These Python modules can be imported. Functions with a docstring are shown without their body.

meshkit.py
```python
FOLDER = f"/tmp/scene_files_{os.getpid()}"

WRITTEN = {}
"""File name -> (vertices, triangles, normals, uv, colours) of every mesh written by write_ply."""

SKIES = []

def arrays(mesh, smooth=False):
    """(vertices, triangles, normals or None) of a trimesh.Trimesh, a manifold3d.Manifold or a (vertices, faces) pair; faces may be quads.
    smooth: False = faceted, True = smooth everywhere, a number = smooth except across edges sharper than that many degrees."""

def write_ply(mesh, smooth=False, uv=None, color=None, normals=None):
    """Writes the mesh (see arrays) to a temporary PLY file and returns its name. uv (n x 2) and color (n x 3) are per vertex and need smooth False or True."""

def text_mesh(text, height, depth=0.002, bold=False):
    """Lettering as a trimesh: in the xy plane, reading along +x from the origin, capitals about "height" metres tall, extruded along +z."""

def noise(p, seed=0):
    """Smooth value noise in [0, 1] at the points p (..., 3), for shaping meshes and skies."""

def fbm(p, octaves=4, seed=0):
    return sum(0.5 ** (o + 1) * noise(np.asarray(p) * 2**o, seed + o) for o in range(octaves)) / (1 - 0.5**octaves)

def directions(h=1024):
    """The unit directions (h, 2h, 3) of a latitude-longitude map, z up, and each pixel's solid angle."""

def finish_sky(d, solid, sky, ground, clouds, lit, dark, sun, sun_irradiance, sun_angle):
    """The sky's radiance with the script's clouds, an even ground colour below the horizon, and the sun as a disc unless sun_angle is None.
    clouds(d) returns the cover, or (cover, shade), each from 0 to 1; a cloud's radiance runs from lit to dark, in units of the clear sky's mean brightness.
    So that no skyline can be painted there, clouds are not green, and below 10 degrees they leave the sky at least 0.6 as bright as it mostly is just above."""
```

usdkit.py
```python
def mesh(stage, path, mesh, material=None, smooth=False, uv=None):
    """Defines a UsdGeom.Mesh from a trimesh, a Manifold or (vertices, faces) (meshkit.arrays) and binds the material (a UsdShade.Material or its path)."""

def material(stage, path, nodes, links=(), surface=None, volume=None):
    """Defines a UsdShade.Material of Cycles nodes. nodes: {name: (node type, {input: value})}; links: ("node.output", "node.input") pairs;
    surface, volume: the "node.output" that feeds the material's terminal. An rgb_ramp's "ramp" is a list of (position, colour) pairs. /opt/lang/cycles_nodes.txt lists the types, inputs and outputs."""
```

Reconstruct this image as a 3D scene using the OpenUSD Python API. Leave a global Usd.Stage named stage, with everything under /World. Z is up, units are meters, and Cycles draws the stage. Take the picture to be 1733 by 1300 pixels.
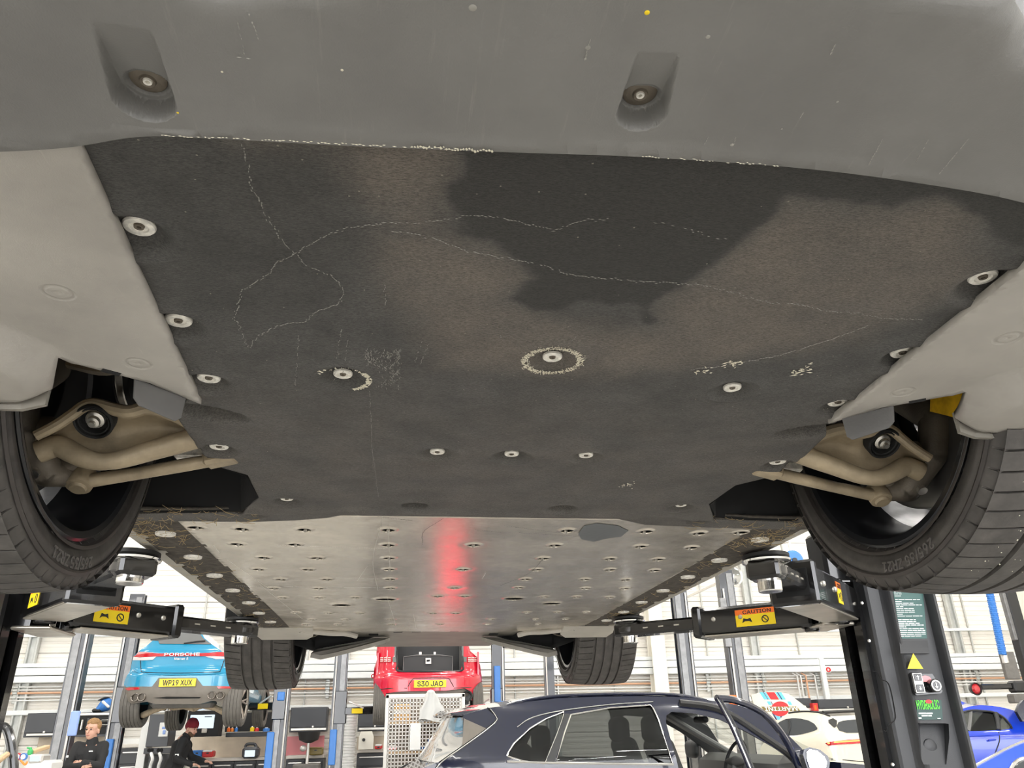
import math, numpy as np, trimesh, shapely, usdkit, meshkit
from shapely.geometry import Polygon, Point, LineString
from scipy.spatial import Delaunay
from pxr import Usd, UsdGeom, UsdLux, UsdShade, Gf, Sdf, Vt

stage = Usd.Stage.CreateInMemory()
UsdGeom.SetStageUpAxis(stage, 'Z'); UsdGeom.SetStageMetersPerUnit(stage, 1.0)
UsdGeom.Xform.Define(stage, '/World'); UsdGeom.Scope.Define(stage, '/World/Looks')

# ---------------------------------------------------------------- camera (phone main lens, held at 1.45 m, tilted up)
FPX, PITCH, YAW, ROLL = 1304.25, .4216, .1439, -.0232
fw = np.array([np.sin(YAW)*np.cos(PITCH), np.cos(YAW)*np.cos(PITCH), np.sin(PITCH)])
r0 = np.array([np.cos(YAW), -np.sin(YAW), 0]); u0 = np.cross(r0, fw)
rt = np.cos(ROLL)*r0 + np.sin(ROLL)*u0; up = np.cross(rt, fw)
CAM = np.array([0, 0, 1.45])
cam = UsdGeom.Camera.Define(stage, '/World/camera')
cam.AddTransformOp().Set(Gf.Matrix4d(*[float(x) for row in ((*rt, 0), (*up, 0), (*(-fw), 0), (*CAM, 1)) for x in row]))
cam.CreateHorizontalApertureAttr(36.0); cam.CreateVerticalApertureAttr(27.0)
cam.CreateFocalLengthAttr(36.0*FPX/1733); cam.CreateClippingRangeAttr(Gf.Vec2f(.02, 300))
cam.CreateExposureAttr(0.40)

# ---------------------------------------------------------------- daylight through the open end of the hall, and the hall's lamps
sky = usdkit.material(stage, '/World/Looks/overcast', {'b': ('background_shader', {'color': (.97, .98, 1.0), 'strength': 1.6})}, surface='b.background')
dome = UsdLux.DomeLight.Define(stage, '/World/sky'); dome.CreateIntensityAttr(1.6); dome.CreateColorAttr(Gf.Vec3f(.97, .98, 1.0))
HALL = dict(x0=-15., x1=17., y0=-12., y1=20., h=7.6)
LAMPS = [(x, y) for y in (-9., -5.5, -2, 1.5, 5., 8.5, 12., 15.5, 18.2) for x in (-12., -7.5, -3., 1.5, 6., 10.5, 15.)]
LAMP_POWER = 48.0
for i, (x, y) in enumerate(LAMPS):
    l = UsdLux.RectLight.Define(stage, f'/World/lamp_light_{i:03d}')
    l.CreateWidthAttr(1.5); l.CreateHeightAttr(.22); l.CreateIntensityAttr(LAMP_POWER); l.CreateColorAttr(Gf.Vec3f(1., .965, .90))
    l.AddTranslateOp().Set((x, y, HALL['h']-.45))


# ---------------------------------------------------------------- helpers
def ray(px, py): return fw + rt*(px-866.5)/FPX + up*(650-py)/FPX
def onz(px, py, z): d = ray(px, py); return CAM + d*(z-CAM[2])/d[2]
def ony(px, py, y): d = ray(px, py); return CAM + d*y/d[1]
def onx(px, py, x): d = ray(px, py); return CAM + d*x/d[0]


OFF, USED, XF = {}, {}, {}
def free(path):
    n = USED.get(path, 0); USED[path] = n+1
    return path if n == 0 else f'{path}_{n:03d}'


def tag(path, label=None, cat=None, group=None, kind=None):
    p = stage.GetPrimAtPath(path)
    for k, v in (('label', label), ('category', cat), ('group', group), ('kind', kind)):
        if v: p.SetCustomDataByKey(k, v)
    return path


def thing(name, label=None, cat=None, loc=(0, 0, 0), rz=0, group=None, kind=None):
    """An Xform at the thing's base. rz None: parts are given in world coordinates; otherwise in the thing's own."""
    path = free('/World/'+name); x = UsdGeom.Xform.Define(stage, path)
    x.AddTranslateOp().Set(tuple(map(float, loc)))
    if rz: x.AddRotateZOp().Set(float(rz))
    OFF[path] = np.array(loc, float) if rz is None else np.zeros(3)
    return tag(path, label, cat, group, kind)


def part(parent, name, mesh, mat, smooth=30, label=None, kind=None, prim=None, **kw):
    path = free((parent or '/World')+'/'+name)
    root = '/'.join(path.split('/')[:3])
    if isinstance(mesh, list): mesh = cat(mesh)
    if hasattr(mesh, 'to_mesh'): mesh = meshkit.arrays(mesh)[:2]
    v, f = (np.array(mesh.vertices), np.array(mesh.faces)) if hasattr(mesh, 'faces') else (np.asarray(mesh[0], float), np.asarray(mesh[1]))
    off = OFF.get(root)
    if off is not None: v = v - off
    g = usdkit.mesh(stage, path, trimesh.Trimesh(v, f, process=False), MAT(mat), smooth=smooth)
    if prim:
        for k, a in prim.items():
            UsdGeom.PrimvarsAPI(g).CreatePrimvar(k, Sdf.ValueTypeNames.Color3fArray, 'vertex').Set(Vt.Vec3fArray.FromNumpy(np.asarray(a, np.float32)))
    tag(path, label, kind=kind, **kw)
    return path


def copy(src, loc, rz=0, label=None, group=None):
    base = src.rsplit('_', 1)[0] if src[-3:].isdigit() else src
    path = free(base); x = UsdGeom.Xform.Define(stage, path)
    x.AddTranslateOp().Set(tuple(map(float, loc)))
    x.AddRotateZOp().Set(float(rz))
    was = stage.GetPrimAtPath(src).GetCustomData()
    proto = PROTO(src)
    x.GetPrim().GetReferences().AddInternalReference(proto); x.GetPrim().SetInstanceable(True)
    return tag(path, label or was.get('label'), was.get('category'), group or was.get('group'))


def PROTO(src): return src


def cat(ms):
    return trimesh.util.concatenate([m if hasattr(m, 'faces') else trimesh.Trimesh(*m, process=False) for m in ms if m is not None])


def box(c, s, R=None, bev=0.):
    s = np.asarray(s, float)
    if bev > 0:
        h = s/2; b = min(bev, h.min()*.95); pts = []
        for sx in (-1, 1):
            for sy in (-1, 1):
                for sz in (-1, 1):
                    g = np.array([sx, sy, sz])
                    for k in range(3):
                        q = h-b; q[k] = h[k]; pts.append(g*q)
        m = trimesh.convex.convex_hull(np.array(pts))
    else: m = trimesh.creation.box(s)
    if R is not None: m.vertices = m.vertices @ np.asarray(R).T
    m.vertices += np.asarray(c, float)
    return m


def frame(d, hint=(0, 0, 1)):
    d = np.asarray(d, float); d = d/np.linalg.norm(d)
    a = np.cross(hint, d)
    if np.linalg.norm(a) < 1e-6: a = np.cross((1, 0, 0), d)
    a /= np.linalg.norm(a)
    return a, np.cross(d, a), d


def beam(p0, p1, w, h, bev=.004, hint=(0, 0, 1)):
    """A box from p0 to p1, w wide, h high."""
    p0, p1 = np.asarray(p0, float), np.asarray(p1, float)
    a, b, d = frame(p1-p0, hint)
    return box((p0+p1)/2, (w, h, np.linalg.norm(p1-p0)), np.stack([a, b, d], 1), bev)


def lathe(prof, c=(0, 0, 0), axis=(0, 0, 1), n=32, close=False):
    """prof: (radius, height along axis) pairs."""
    a, b, d = frame(axis)
    prof = np.asarray(prof, float); t = np.linspace(0, 2*np.pi, n, endpoint=False)
    cs = np.cos(t)[:, None]*a + np.sin(t)[:, None]*b
    v = np.asarray(c, float) + prof[:, 0][:, None, None]*cs[None] + prof[:, 1][:, None, None]*d
    k = len(prof); f = []
    i, j = np.meshgrid(np.arange(k if close else k-1), np.arange(n), indexing='ij')
    i2, j2 = (i+1) % k, (j+1) % n
    q = np.stack([i*n+j, i*n+j2, i2*n+j2, i2*n+j], -1).reshape(-1, 4)
    f = np.vstack([q[:, [0, 1, 2]], q[:, [0, 2, 3]]])
    return trimesh.Trimesh(v.reshape(-1, 3), f, process=False)


def cyl(p0, p1, r, n=20, r1=None, bev=0.):
    p0, p1 = np.asarray(p0, float), np.asarray(p1, float); L = np.linalg.norm(p1-p0); r1 = r if r1 is None else r1
    b = min(bev, L*.4, min(r, r1)*.8)
    prof = [(1e-5, 0), (r-b, 0), (r, b), (r1, L-b), (r1-b, L), (1e-5, L)] if b > 0 else [(1e-5, 0), (r, 0), (r1, L), (1e-5, L)]
    return lathe(prof, p0, p1-p0, n)


def tube(pts, r, n=8, cap=True):
    p = np.asarray(pts, float); t = np.gradient(p, axis=0); t /= np.linalg.norm(t, axis=1, keepdims=True)+1e-12
    r = np.broadcast_to(r, len(p)).astype(float)
    a = frame(t[0])[0]; A = []
    for k in range(len(p)):
        a = a - t[k]*np.dot(a, t[k]); a /= np.linalg.norm(a); A.append(a)
    A = np.array(A); B = np.cross(t, A); th = np.arange(n)*2*np.pi/n
    v = p[:, None] + r[:, None, None]*(np.cos(th)[None, :, None]*A[:, None] + np.sin(th)[None, :, None]*B[:, None])
    i, j = np.meshgrid(np.arange(len(p)-1), np.arange(n), indexing='ij')
    q = np.stack([i*n+j, i*n+(j+1) % n, (i+1)*n+(j+1) % n, (i+1)*n+j], -1).reshape(-1, 4)
    f = [q[:, [0, 1, 2]], q[:, [0, 2, 3]]]; v = v.reshape(-1, 3)
    if cap:
        v = np.vstack([v, p[0], p[-1]]); j = np.arange(n); e = (len(p)-1)*n
        f += [np.stack([(j+1) % n, j, np.full(n, len(v)-2)], 1), np.stack([e+j, e+(j+1) % n, np.full(n, len(v)-1)], 1)]
    return trimesh.Trimesh(v, np.vstack(f), process=False)


def curve(pts, n=24):
    """Catmull-Rom through the points."""
    p = np.asarray(pts, float); p = np.vstack([2*p[0]-p[1], p, 2*p[-1]-p[-2]]); out = []
    m = len(p)-3
    for s in np.linspace(0, m, n):
        i = min(int(s), m-1); t = s-i; a, b, c, d = p[i:i+4]
        out.append(.5*((2*b)+(c-a)*t+(2*a-5*b+4*c-d)*t*t+(3*b-a-3*c+d)*t**3))
    return np.array(out)


def hull(pts): return trimesh.convex.convex_hull(np.asarray(pts, float))


_ico = trimesh.creation.icosphere(2)
def ball(c, r, s=(1, 1, 1)): return trimesh.Trimesh(_ico.vertices*r*np.asarray(s)+np.asarray(c, float), _ico.faces, process=False)


def chain(pts, rs, sub=1):
    """Hull of spheres from joint to joint: a tapering limb."""
    ic = trimesh.creation.icosphere(sub).vertices; out = []
    for (a, ra), (b, rb) in zip(zip(pts, rs), list(zip(pts, rs))[1:]):
        out.append(hull(np.vstack([ic*ra+np.asarray(a, float), ic*rb+np.asarray(b, float)])))
    return cat(out)


def poly(pts): 
    p = Polygon([tuple(q[:2]) for q in pts]); p = p if p.is_valid else p.buffer(0)
    return max(p.geoms, key=lambda g: g.area) if hasattr(p, 'geoms') else p


def ext(pl, d, O=(0, 0, 0), ex=(1, 0, 0), ey=(0, 1, 0)):
    """The polygon, drawn in the frame (ex, ey), extruded by d along ex x ey."""
    pl = pl if hasattr(pl, 'geom_type') else poly(pl)
    ms = [trimesh.creation.extrude_polygon(g, abs(d), engine='earcut') for g in getattr(pl, 'geoms', [pl]) if g.area > 1e-10]
    m = cat(ms)
    if d < 0: m.vertices[:, 2] += d
    ex, ey = np.asarray(ex, float), np.asarray(ey, float); B = np.stack([ex, ey, np.cross(ex, ey)], 1)
    m.vertices = m.vertices @ B.T + np.asarray(O, float)
    if np.linalg.det(B) < 0: m.faces = m.faces[:, ::-1]
    return m


def text(s, h, O, ex, ey, d=.001, bold=False, width=None, mid=False):
    m = meshkit.text_mesh(s, h, d, bold)
    if width: m.vertices[:, 0] *= width/np.ptp(m.vertices[:, 0])
    m.vertices[:, 0] -= m.vertices[:, 0].min()
    if mid: m.vertices[:, 0] -= np.ptp(m.vertices[:, 0])/2
    ex, ey = np.asarray(ex, float), np.asarray(ey, float)
    m.vertices = m.vertices @ np.stack([ex, ey, np.cross(ex, ey)], 1).T + np.asarray(O, float)
    return m


def fine(poly_, res, feats=(), bound=None):
    """Triangulates a region: a jittered grid, its outline, and dense rings round the features (x, y, radius)."""
    pl = poly_ if hasattr(poly_, 'geom_type') else poly(poly_)
    x0, y0, x1, y1 = pl.bounds
    g = np.stack(np.meshgrid(np.arange(x0, x1, res), np.arange(y0, y1, res*.866)), -1)
    g[1::2, :, 0] += res/2; g = g.reshape(-1, 2)
    pts = [g[shapely.contains_xy(pl.buffer(-res*.45), g[:, 0], g[:, 1])]]
    for x, y, rad in feats:
        p0 = pts[0]; pts[0] = p0[np.hypot(p0[:, 0]-x, p0[:, 1]-y) > rad*1.22]
        for k, q in enumerate(np.linspace(0, 1.15, 9)):
            n = max(1, int(28*min(1, q+.25))) if q else 1; a = np.arange(n)*2*np.pi/n + k*.11
            c = np.stack([x+rad*q*np.cos(a), y+rad*q*np.sin(a)], 1)
            pts.append(c[shapely.contains_xy(pl, c[:, 0], c[:, 1])])
    for ring in [pl.exterior, *pl.interiors]:
        n = max(8, int(ring.length/res)); e = np.array([ring.interpolate(s).coords[0] for s in np.linspace(0, ring.length, n, endpoint=False)])
        pts.append(np.vstack([e, np.array(ring.coords)[:-1]]))
    if bound is not None: pts.append(bound)
    P = np.unique(np.round(np.vstack(pts), 6), axis=0)
    T = Delaunay(P).simplices; c = P[T].mean(1)
    T = T[shapely.contains_xy(pl, c[:, 0], c[:, 1])]
    a = P[T]; cr = (a[:, 1, 0]-a[:, 0, 0])*(a[:, 2, 1]-a[:, 0, 1])-(a[:, 1, 1]-a[:, 0, 1])*(a[:, 2, 0]-a[:, 0, 0])
    T = T[np.abs(cr) > 1e-10]; cr = cr[np.abs(cr) > 1e-10]; T[cr < 0] = T[cr < 0][:, ::-1]
    return P, T


def rim_edges(T):
    e = np.vstack([T[:, [0, 1]], T[:, [1, 2]], T[:, [2, 0]]]); s = np.sort(e, 1)
    _, i, c = np.unique(s, axis=0, return_index=True, return_counts=True)
    return e[i[c == 1]]


def under_sheet(poly_, zf, res=.006, feats=(), thick=.004, bound=None):
    """A moulded sheet seen from below: its underside lies at zf(x, y), its turned-up edge is 'thick' high."""
    P, T = fine(poly_, res, feats, bound); z = zf(P[:, 0], P[:, 1])
    v = np.column_stack([P, z]); f = T[:, ::-1]; e = rim_edges(T); n = len(v)
    top = v.copy(); top[:, 2] += thick
    f = np.vstack([f, T+n, np.stack([e[:, 0], e[:, 1], e[:, 1]+n], 1), np.stack([e[:, 0], e[:, 1]+n, e[:, 0]+n], 1)])
    return trimesh.Trimesh(np.vstack([v, top]), f, process=False)


def sstep(x, a, b):
    t = np.clip((np.asarray(x, float)-a)/(b-a), 0, 1); return t*t*(3-2*t)


# ---------------------------------------------------------------- materials
MADE = {}
def MAT(name):
    if name in MADE: return MADE[name]
    m = MADE[name] = LOOK[name]('/World/Looks/'+name)
    return m


def plain(col, rough=.5, metal=0., bump=0., bscale=300., var=0., vscale=8., coat=0., **kw):
    def make(path):
        p = dict(base_color=col, roughness=rough, metallic=metal, coat_weight=coat, coat_roughness=.03, **kw)
        nodes, links = {'p': ('principled_bsdf', p)}, []
        if bump or var:
            nodes['g'] = ('geometry', {})
        if bump:
            nodes |= {'n': ('noise_texture', {'scale': bscale, 'detail': 3.}), 'b': ('bump', {'strength': bump, 'distance': .001})}
            links += [('g.position', 'n.vector'), ('n.fac', 'b.height'), ('b.normal', 'p.normal')]
        if var:
            c = np.array(col)
            nodes |= {'m': ('noise_texture', {'scale': vscale, 'detail': 5., 'roughness': .6}), 'r': ('rgb_ramp', {'ramp': [(.3, tuple(np.clip(c*(1-var), 0, 1))), (.7, tuple(np.clip(c*(1+var), 0, 1)))]})}
            links += [('g.position', 'm.vector'), ('m.fac', 'r.fac'), ('r.color', 'p.base_color')]
        return usdkit.material(stage, path, nodes, links, surface='p.BSDF')
    return make


def glow(col, strength):
    return lambda path: usdkit.material(stage, path, {'e': ('emission', {'color': col, 'strength': strength})}, surface='e.emission')


def pane(tint=(.75, .8, .8), ior=1.5):
    return lambda path: usdkit.material(stage, path, {'t': ('transparent_bsdf', {'color': tint}), 'g': ('glossy_bsdf', {'roughness': .01, 'color': (1, 1, 1)}), 'f': ('fresnel', {'IOR': ior}), 'm': ('mix_closure', {})},
                                        [('f.fac', 'm.fac'), ('t.BSDF', 'm.closure1'), ('g.BSDF', 'm.closure2')], surface='m.closure')


def felt_look(path):
    N = {'g': ('geometry', {}), 's': ('attribute', {'attribute': 'stain'}), 'sp': ('separate_color', {}),
         'n1': ('noise_texture', {'scale': 900., 'detail': 4., 'roughness': .7}), 'n2': ('noise_texture', {'scale': 14., 'detail': 6., 'roughness': .65}),
         'mp': ('mapping', {'scale': (1., 3., 1.)}), 'n3': ('noise_texture', {'scale': 300., 'detail': 4., 'roughness': .7}),
         'base': ('rgb_ramp', {'ramp': [(.28, (.056, .0545, .051)), (.74, (.112, .108, .101))]}),
         'brown': ('mix_color', {'b': (.180, .155, .128)}), 'wet': ('mix_color', {'b': (.044, .043, .039)}),
         'v': ('voronoi_texture', {'scale': 120.}), 'vw': ('white_noise_texture', {'dimensions': '3D'}), 'lt': ('math', {'math_type': 'less_than', 'value2': .11}), 'gt': ('math', {'math_type': 'greater_than', 'value2': .93}), 'mm': ('math', {'math_type': 'multiply'}),
         'speck': ('mix_color', {'b': (.30, .275, .22)}),
         'fz': ('rgb_ramp', {'ramp': [(.32, (.50, .50, .50)), (.68, (1.55, 1.55, 1.55))]}), 'fm': ('mix_color', {'blend_type': 'multiply', 'fac': 1.}),
         'b': ('bump', {'strength': .75, 'distance': .0025}), 'ad': ('math', {'math_type': 'add'}), 'p': ('principled_bsdf', {'roughness': .62, 'specular_ior_level': .42})}
    L = [('g.position', 'n1.vector'), ('g.position', 'n2.vector'), ('g.position', 'mp.vector'), ('mp.vector', 'n3.vector'), ('s.color', 'sp.color'), ('n2.fac', 'base.fac'), ('base.color', 'brown.a'), ('sp.g', 'brown.fac'), ('brown.result', 'wet.a'), ('sp.r', 'wet.fac'),
         ('g.position', 'v.vector'), ('v.distance', 'lt.value1'), ('v.color', 'vw.vector'), ('vw.value', 'gt.value1'), ('lt.value', 'mm.value1'), ('gt.value', 'mm.value2'), ('n3.fac', 'fz.fac'), ('wet.result', 'fm.a'), ('fz.color', 'fm.b'),
         ('fm.result', 'speck.a'), ('mm.value', 'speck.fac'), ('speck.result', 'p.base_color'), ('n1.fac', 'ad.value1'), ('n3.fac', 'ad.value2'), ('ad.value', 'b.height'), ('b.normal', 'p.normal')]
    return usdkit.material(stage, path, N, L, surface='p.BSDF')


def worn_plastic(col, dirt, rough=.42, streak=True):
    """Grained moulded plastic with faint dirt and streaks along the car."""
    def make(path):
        N = {'g': ('geometry', {}), 'n': ('noise_texture', {'scale': 700., 'detail': 2.}), 'n2': ('noise_texture', {'scale': 5., 'detail': 7., 'roughness': .62}), 'mp': ('mapping', {'scale': (60., 4., 30.)}), 'n3': ('noise_texture', {'scale': 2.5, 'detail': 4., 'roughness': .7}),
             'r3': ('rgb_ramp', {'ramp': [(.62, (0, 0, 0)), (.80, (.55, .55, .55))]}), 'r2': ('rgb_ramp', {'ramp': [(.3, tuple(np.array(col)*.82)), (.72, tuple(np.array(col)*1.18))]}), 'm': ('mix_color', {'b': dirt}),
             'rr': ('rgb_ramp', {'ramp': [(.3, (rough-.07,)*3), (.7, (rough+.10,)*3)]}), 'b': ('bump', {'strength': .22, 'distance': .0008}), 'p': ('principled_bsdf', {'roughness': rough, 'specular_ior_level': .5})}
        L = [('g.position', 'n.vector'), ('g.position', 'n2.vector'), ('g.position', 'mp.vector'), ('mp.vector', 'n3.vector'), ('n3.fac', 'r3.fac'), ('n2.fac', 'r2.fac'), ('r2.color', 'm.a'), ('r3.color', 'm.fac'), ('m.result', 'p.base_color'), ('n2.fac', 'rr.fac'), ('rr.color', 'p.roughness'), ('n.fac', 'b.height'), ('b.normal', 'p.normal')]
        return usdkit.material(stage, path, N, L, surface='p.BSDF')
    return make


def alloy(path):
    N = {'g': ('geometry', {}), 'n2': ('noise_texture', {'scale': 4., 'detail': 8., 'roughness': .65}), 'mp': ('mapping', {'scale': (8., 160., 1.), 'rotation': (0, 0, .5)}), 'n3': ('noise_texture', {'scale': 2., 'detail': 4., 'roughness': .7}), 'v': ('noise_texture', {'scale': 70., 'detail': 5., 'roughness': .7}),
         'c': ('rgb_ramp', {'ramp': [(.3, (.60, .545, .455)), (.7, (.76, .70, .60))]}), 'rr': ('rgb_ramp', {'ramp': [(.3, (.17,)*3), (.7, (.27,)*3)]}),
         'ad': ('math', {'math_type': 'add'}), 'b': ('bump', {'strength': .10, 'distance': .001}), 'p': ('principled_bsdf', {'metallic': .72})}
    L = [('g.position', 'n2.vector'), ('g.position', 'mp.vector'), ('mp.vector', 'n3.vector'), ('g.position', 'v.vector'), ('n2.fac', 'c.fac'), ('c.color', 'p.base_color'), ('n2.fac', 'rr.fac'), ('rr.color', 'p.roughness'),
         ('v.fac', 'ad.value1'), ('n3.fac', 'ad.value2'), ('ad.value', 'b.height'), ('b.normal', 'p.normal')]
    return usdkit.material(stage, path, N, L, surface='p.BSDF')


LOOK = dict(
    felt=felt_look, alloy=alloy,
    bumper=worn_plastic((.175, .171, .162), (.25, .24, .22), .55), guide=worn_plastic((.365, .343, .308), (.50, .47, .41), .40),
    tab=plain((.105, .102, .098), .42, bump=.15, var=.2), liner=plain((.012, .012, .012), .85, bump=.5, bscale=200.), sill_felt=plain((.070, .060, .048), .9, bump=1.0, bscale=500., var=.5, vscale=50.),
    rocker=plain((.40, .375, .325), .5, bump=.2, var=.15), cover=plain((.46, .43, .375), .55, bump=.2, var=.12), cover_dark=plain((.25, .232, .20), .5, bump=.2, var=.15),
    rubber=plain((.062, .056, .050), .62, bump=.35, bscale=160., var=.35, vscale=25.), rubber_dark=plain((.014, .0137, .0135), .7, bump=.2), sidewall=plain((.040, .034, .030), .55, bump=.15, var=.25, vscale=12.), letter=plain((.10, .092, .085), .5),
    rim=plain((.018, .019, .021), .22, metal=.3), rim_grey=plain((.40, .40, .41), .36, metal=.6, var=.2, vscale=20.), disc=plain((.24, .235, .225), .38, metal=.9), yellow=plain((.62, .36, .015), .4, var=.35, vscale=30.),
    cast=plain((.33, .265, .175), .5, metal=.2, bump=.4, bscale=220., var=.28, vscale=18.), cast_dark=plain((.125, .105, .080), .55, metal=.2, bump=.4, var=.3, vscale=20.), steel=plain((.45, .43, .39), .32, metal=.95, var=.15, vscale=60.), washer=plain((.80, .77, .70), .5, metal=.2, var=.25, vscale=120.),
    hole=plain((.006, .006, .006), .9), tide=plain((.30, .29, .26), .8), fray=plain((.62, .58, .46), .9), grass=plain((.40, .30, .15), .85), scratch_dark=plain((.09, .085, .08), .5), scratch_light=plain((.72, .70, .66), .35, metal=.6), smear=plain((.15, .16, .165), .4, metal=.5, bump=.3, bscale=80.),
    body_grey=plain((.05, .052, .056), .3, coat=1.),
    lift_black=plain((.0065, .0065, .007), .16, coat=.6, bump=.05, bscale=60.), lift_satin=plain((.024, .024, .025), .33, bump=.12), console=plain((.030, .031, .034), .46, bump=.3, bscale=900.), chrome=plain((.80, .79, .76), .12, metal=1.), zinc=plain((.60, .58, .53), .34, metal=.9, var=.15, vscale=30.), arm_under=plain((.52, .48, .41), .3, metal=.7, var=.2, vscale=12.), pad_rubber=plain((.012, .012, .012), .5),
    sticker_yellow=plain((.85, .62, .01), .4), sticker_orange=plain((.85, .17, .02), .4), print_black=plain((.012, .012, .012), .5), print_white=plain((.82, .82, .80), .45), green_label=plain((.012, .075, .065), .4), green_dark=plain((.008, .045, .038), .4), lime=plain((.10, .75, .03), .45), red_print=plain((.70, .015, .02), .4), pink_print=plain((.75, .25, .27), .4),
    wall_white=plain((.80, .765, .70), .55, var=.03, vscale=2.), wall_band=plain((.74, .76, .75), .45, var=.04, vscale=3.), galv=plain((.50, .51, .49), .42, metal=.55, var=.12, vscale=6.), cream=plain((.82, .79, .70), .5), copper=plain((.72, .42, .27), .35, metal=.5), pipe_white=plain((.72, .72, .70), .4),
    floor=plain((.38, .372, .355), .28, var=.06, vscale=.8), ceiling=plain((.72, .72, .70), .7), lamp=plain((.85, .85, .83), .4),
)
# ================================================================ the hall
X0, X1, Y0, Y1, HH = HALL['x0'], HALL['x1'], HALL['y0'], HALL['y1'], HALL['h']
def struct(name, mesh, mat, **k): return part(None, name, mesh, mat, kind='structure', **k)
struct('floor', box(((X0+X1)/2, (Y0+Y1)/2, -.1), (X1-X0+.6, Y1-Y0+.6, .2)), 'floor')
ceil = struct('ceiling', box(((X0+X1)/2, (Y0+Y1)/2, HH+.1), (X1-X0+.6, Y1-Y0+.6, .2)), 'ceiling')
for name, x in (('wall_left', X0-.15), ('wall_right', X1+.15)):
    struct(name, box((x, (Y0+Y1)/2, HH/2), (.3, Y1-Y0+.6, HH)), 'wall_white')
wb = thing('wall_back', loc=(0, Y1, 0), rz=None, kind='structure')
part(wb, 'backing', box(((X0+X1)/2, Y1+.2, HH/2), (X1-X0+.6, .2, HH)), 'wall_white')

def cladding(x0, x1, z0, z1, pitch=.125):
    """A ribbed liner sheet facing -y: shallow steps along its height."""
    zs, ys, z = [z0], [Y1+.05], z0
    while z < z1-.01:
        for dz, y in ((.0, .05), (.014, .040), (pitch*.55, .040), (pitch*.55+.014, .05)):
            if z0 < z+dz < z1: zs.append(z+dz); ys.append(Y1+y)
        z += pitch
    zs.append(z1); ys.append(Y1+.05)
    pl = [(a, b) for a, b in zip(ys, zs)] + [(Y1+.09, z1), (Y1+.09, z0)]
    return ext(pl, x1-x0, (x0, 0, 0), (0, 1, 0), (0, 0, 1))
bays = [X0, -11.2, -9.7, -7.2, -4.7, -2.2, .3, 2.8, 5.3, 7.8, 10.3, 12.8, 15.3, X1]
for a, b in zip(bays, bays[1:]):
    for z0, z1 in ((0, 1.35), (1.36, 2.42), (2.43, 3.28), (3.29, 4.42), (4.43, 6.0), (6.01, HH)):
        part(wb, 'cladding_panel', cladding(a+.004, b-.004, z0, z1), 'wall_white', smooth=False)
    if b < X1: part(wb, 'panel_joint', box((b, Y1-.0, HH/2), (.035, .05, HH), bev=.01), 'galv')
# the three white cable-tray bands, the sheeting rail and the pipes run the whole length of the wall
for z0, z1, d in ((2.96, 3.05, .16), (2.79, 2.945, .2), (2.635, 2.775, .2)):
    part(wb, 'cable_tray', box(((X0+X1)/2, Y1-d/2-.05, (z0+z1)/2), (X1-X0, d, z1-z0), bev=.012), 'wall_band')
part(wb, 'sheeting_rail', box(((X0+X1)/2, Y1-.08, 3.66), (X1-X0, .12, .07), bev=.01), 'wall_band')
part(wb, 'sheeting_rail', box(((X0+X1)/2, Y1-.08, 2.02), (X1-X0, .12, .10), bev=.01), 'wall_band')
for z, r, m in ((2.555, .018, 'pipe_white'), (2.49, .018, 'pipe_white'), (2.425, .024, 'copper'), (2.34, .02, 'pipe_white'), (2.27, .014, 'pipe_white')):
    part(wb, 'pipe', cyl((X0, Y1-.12, z), (X1, Y1-.12, z), r, 10), m)
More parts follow.
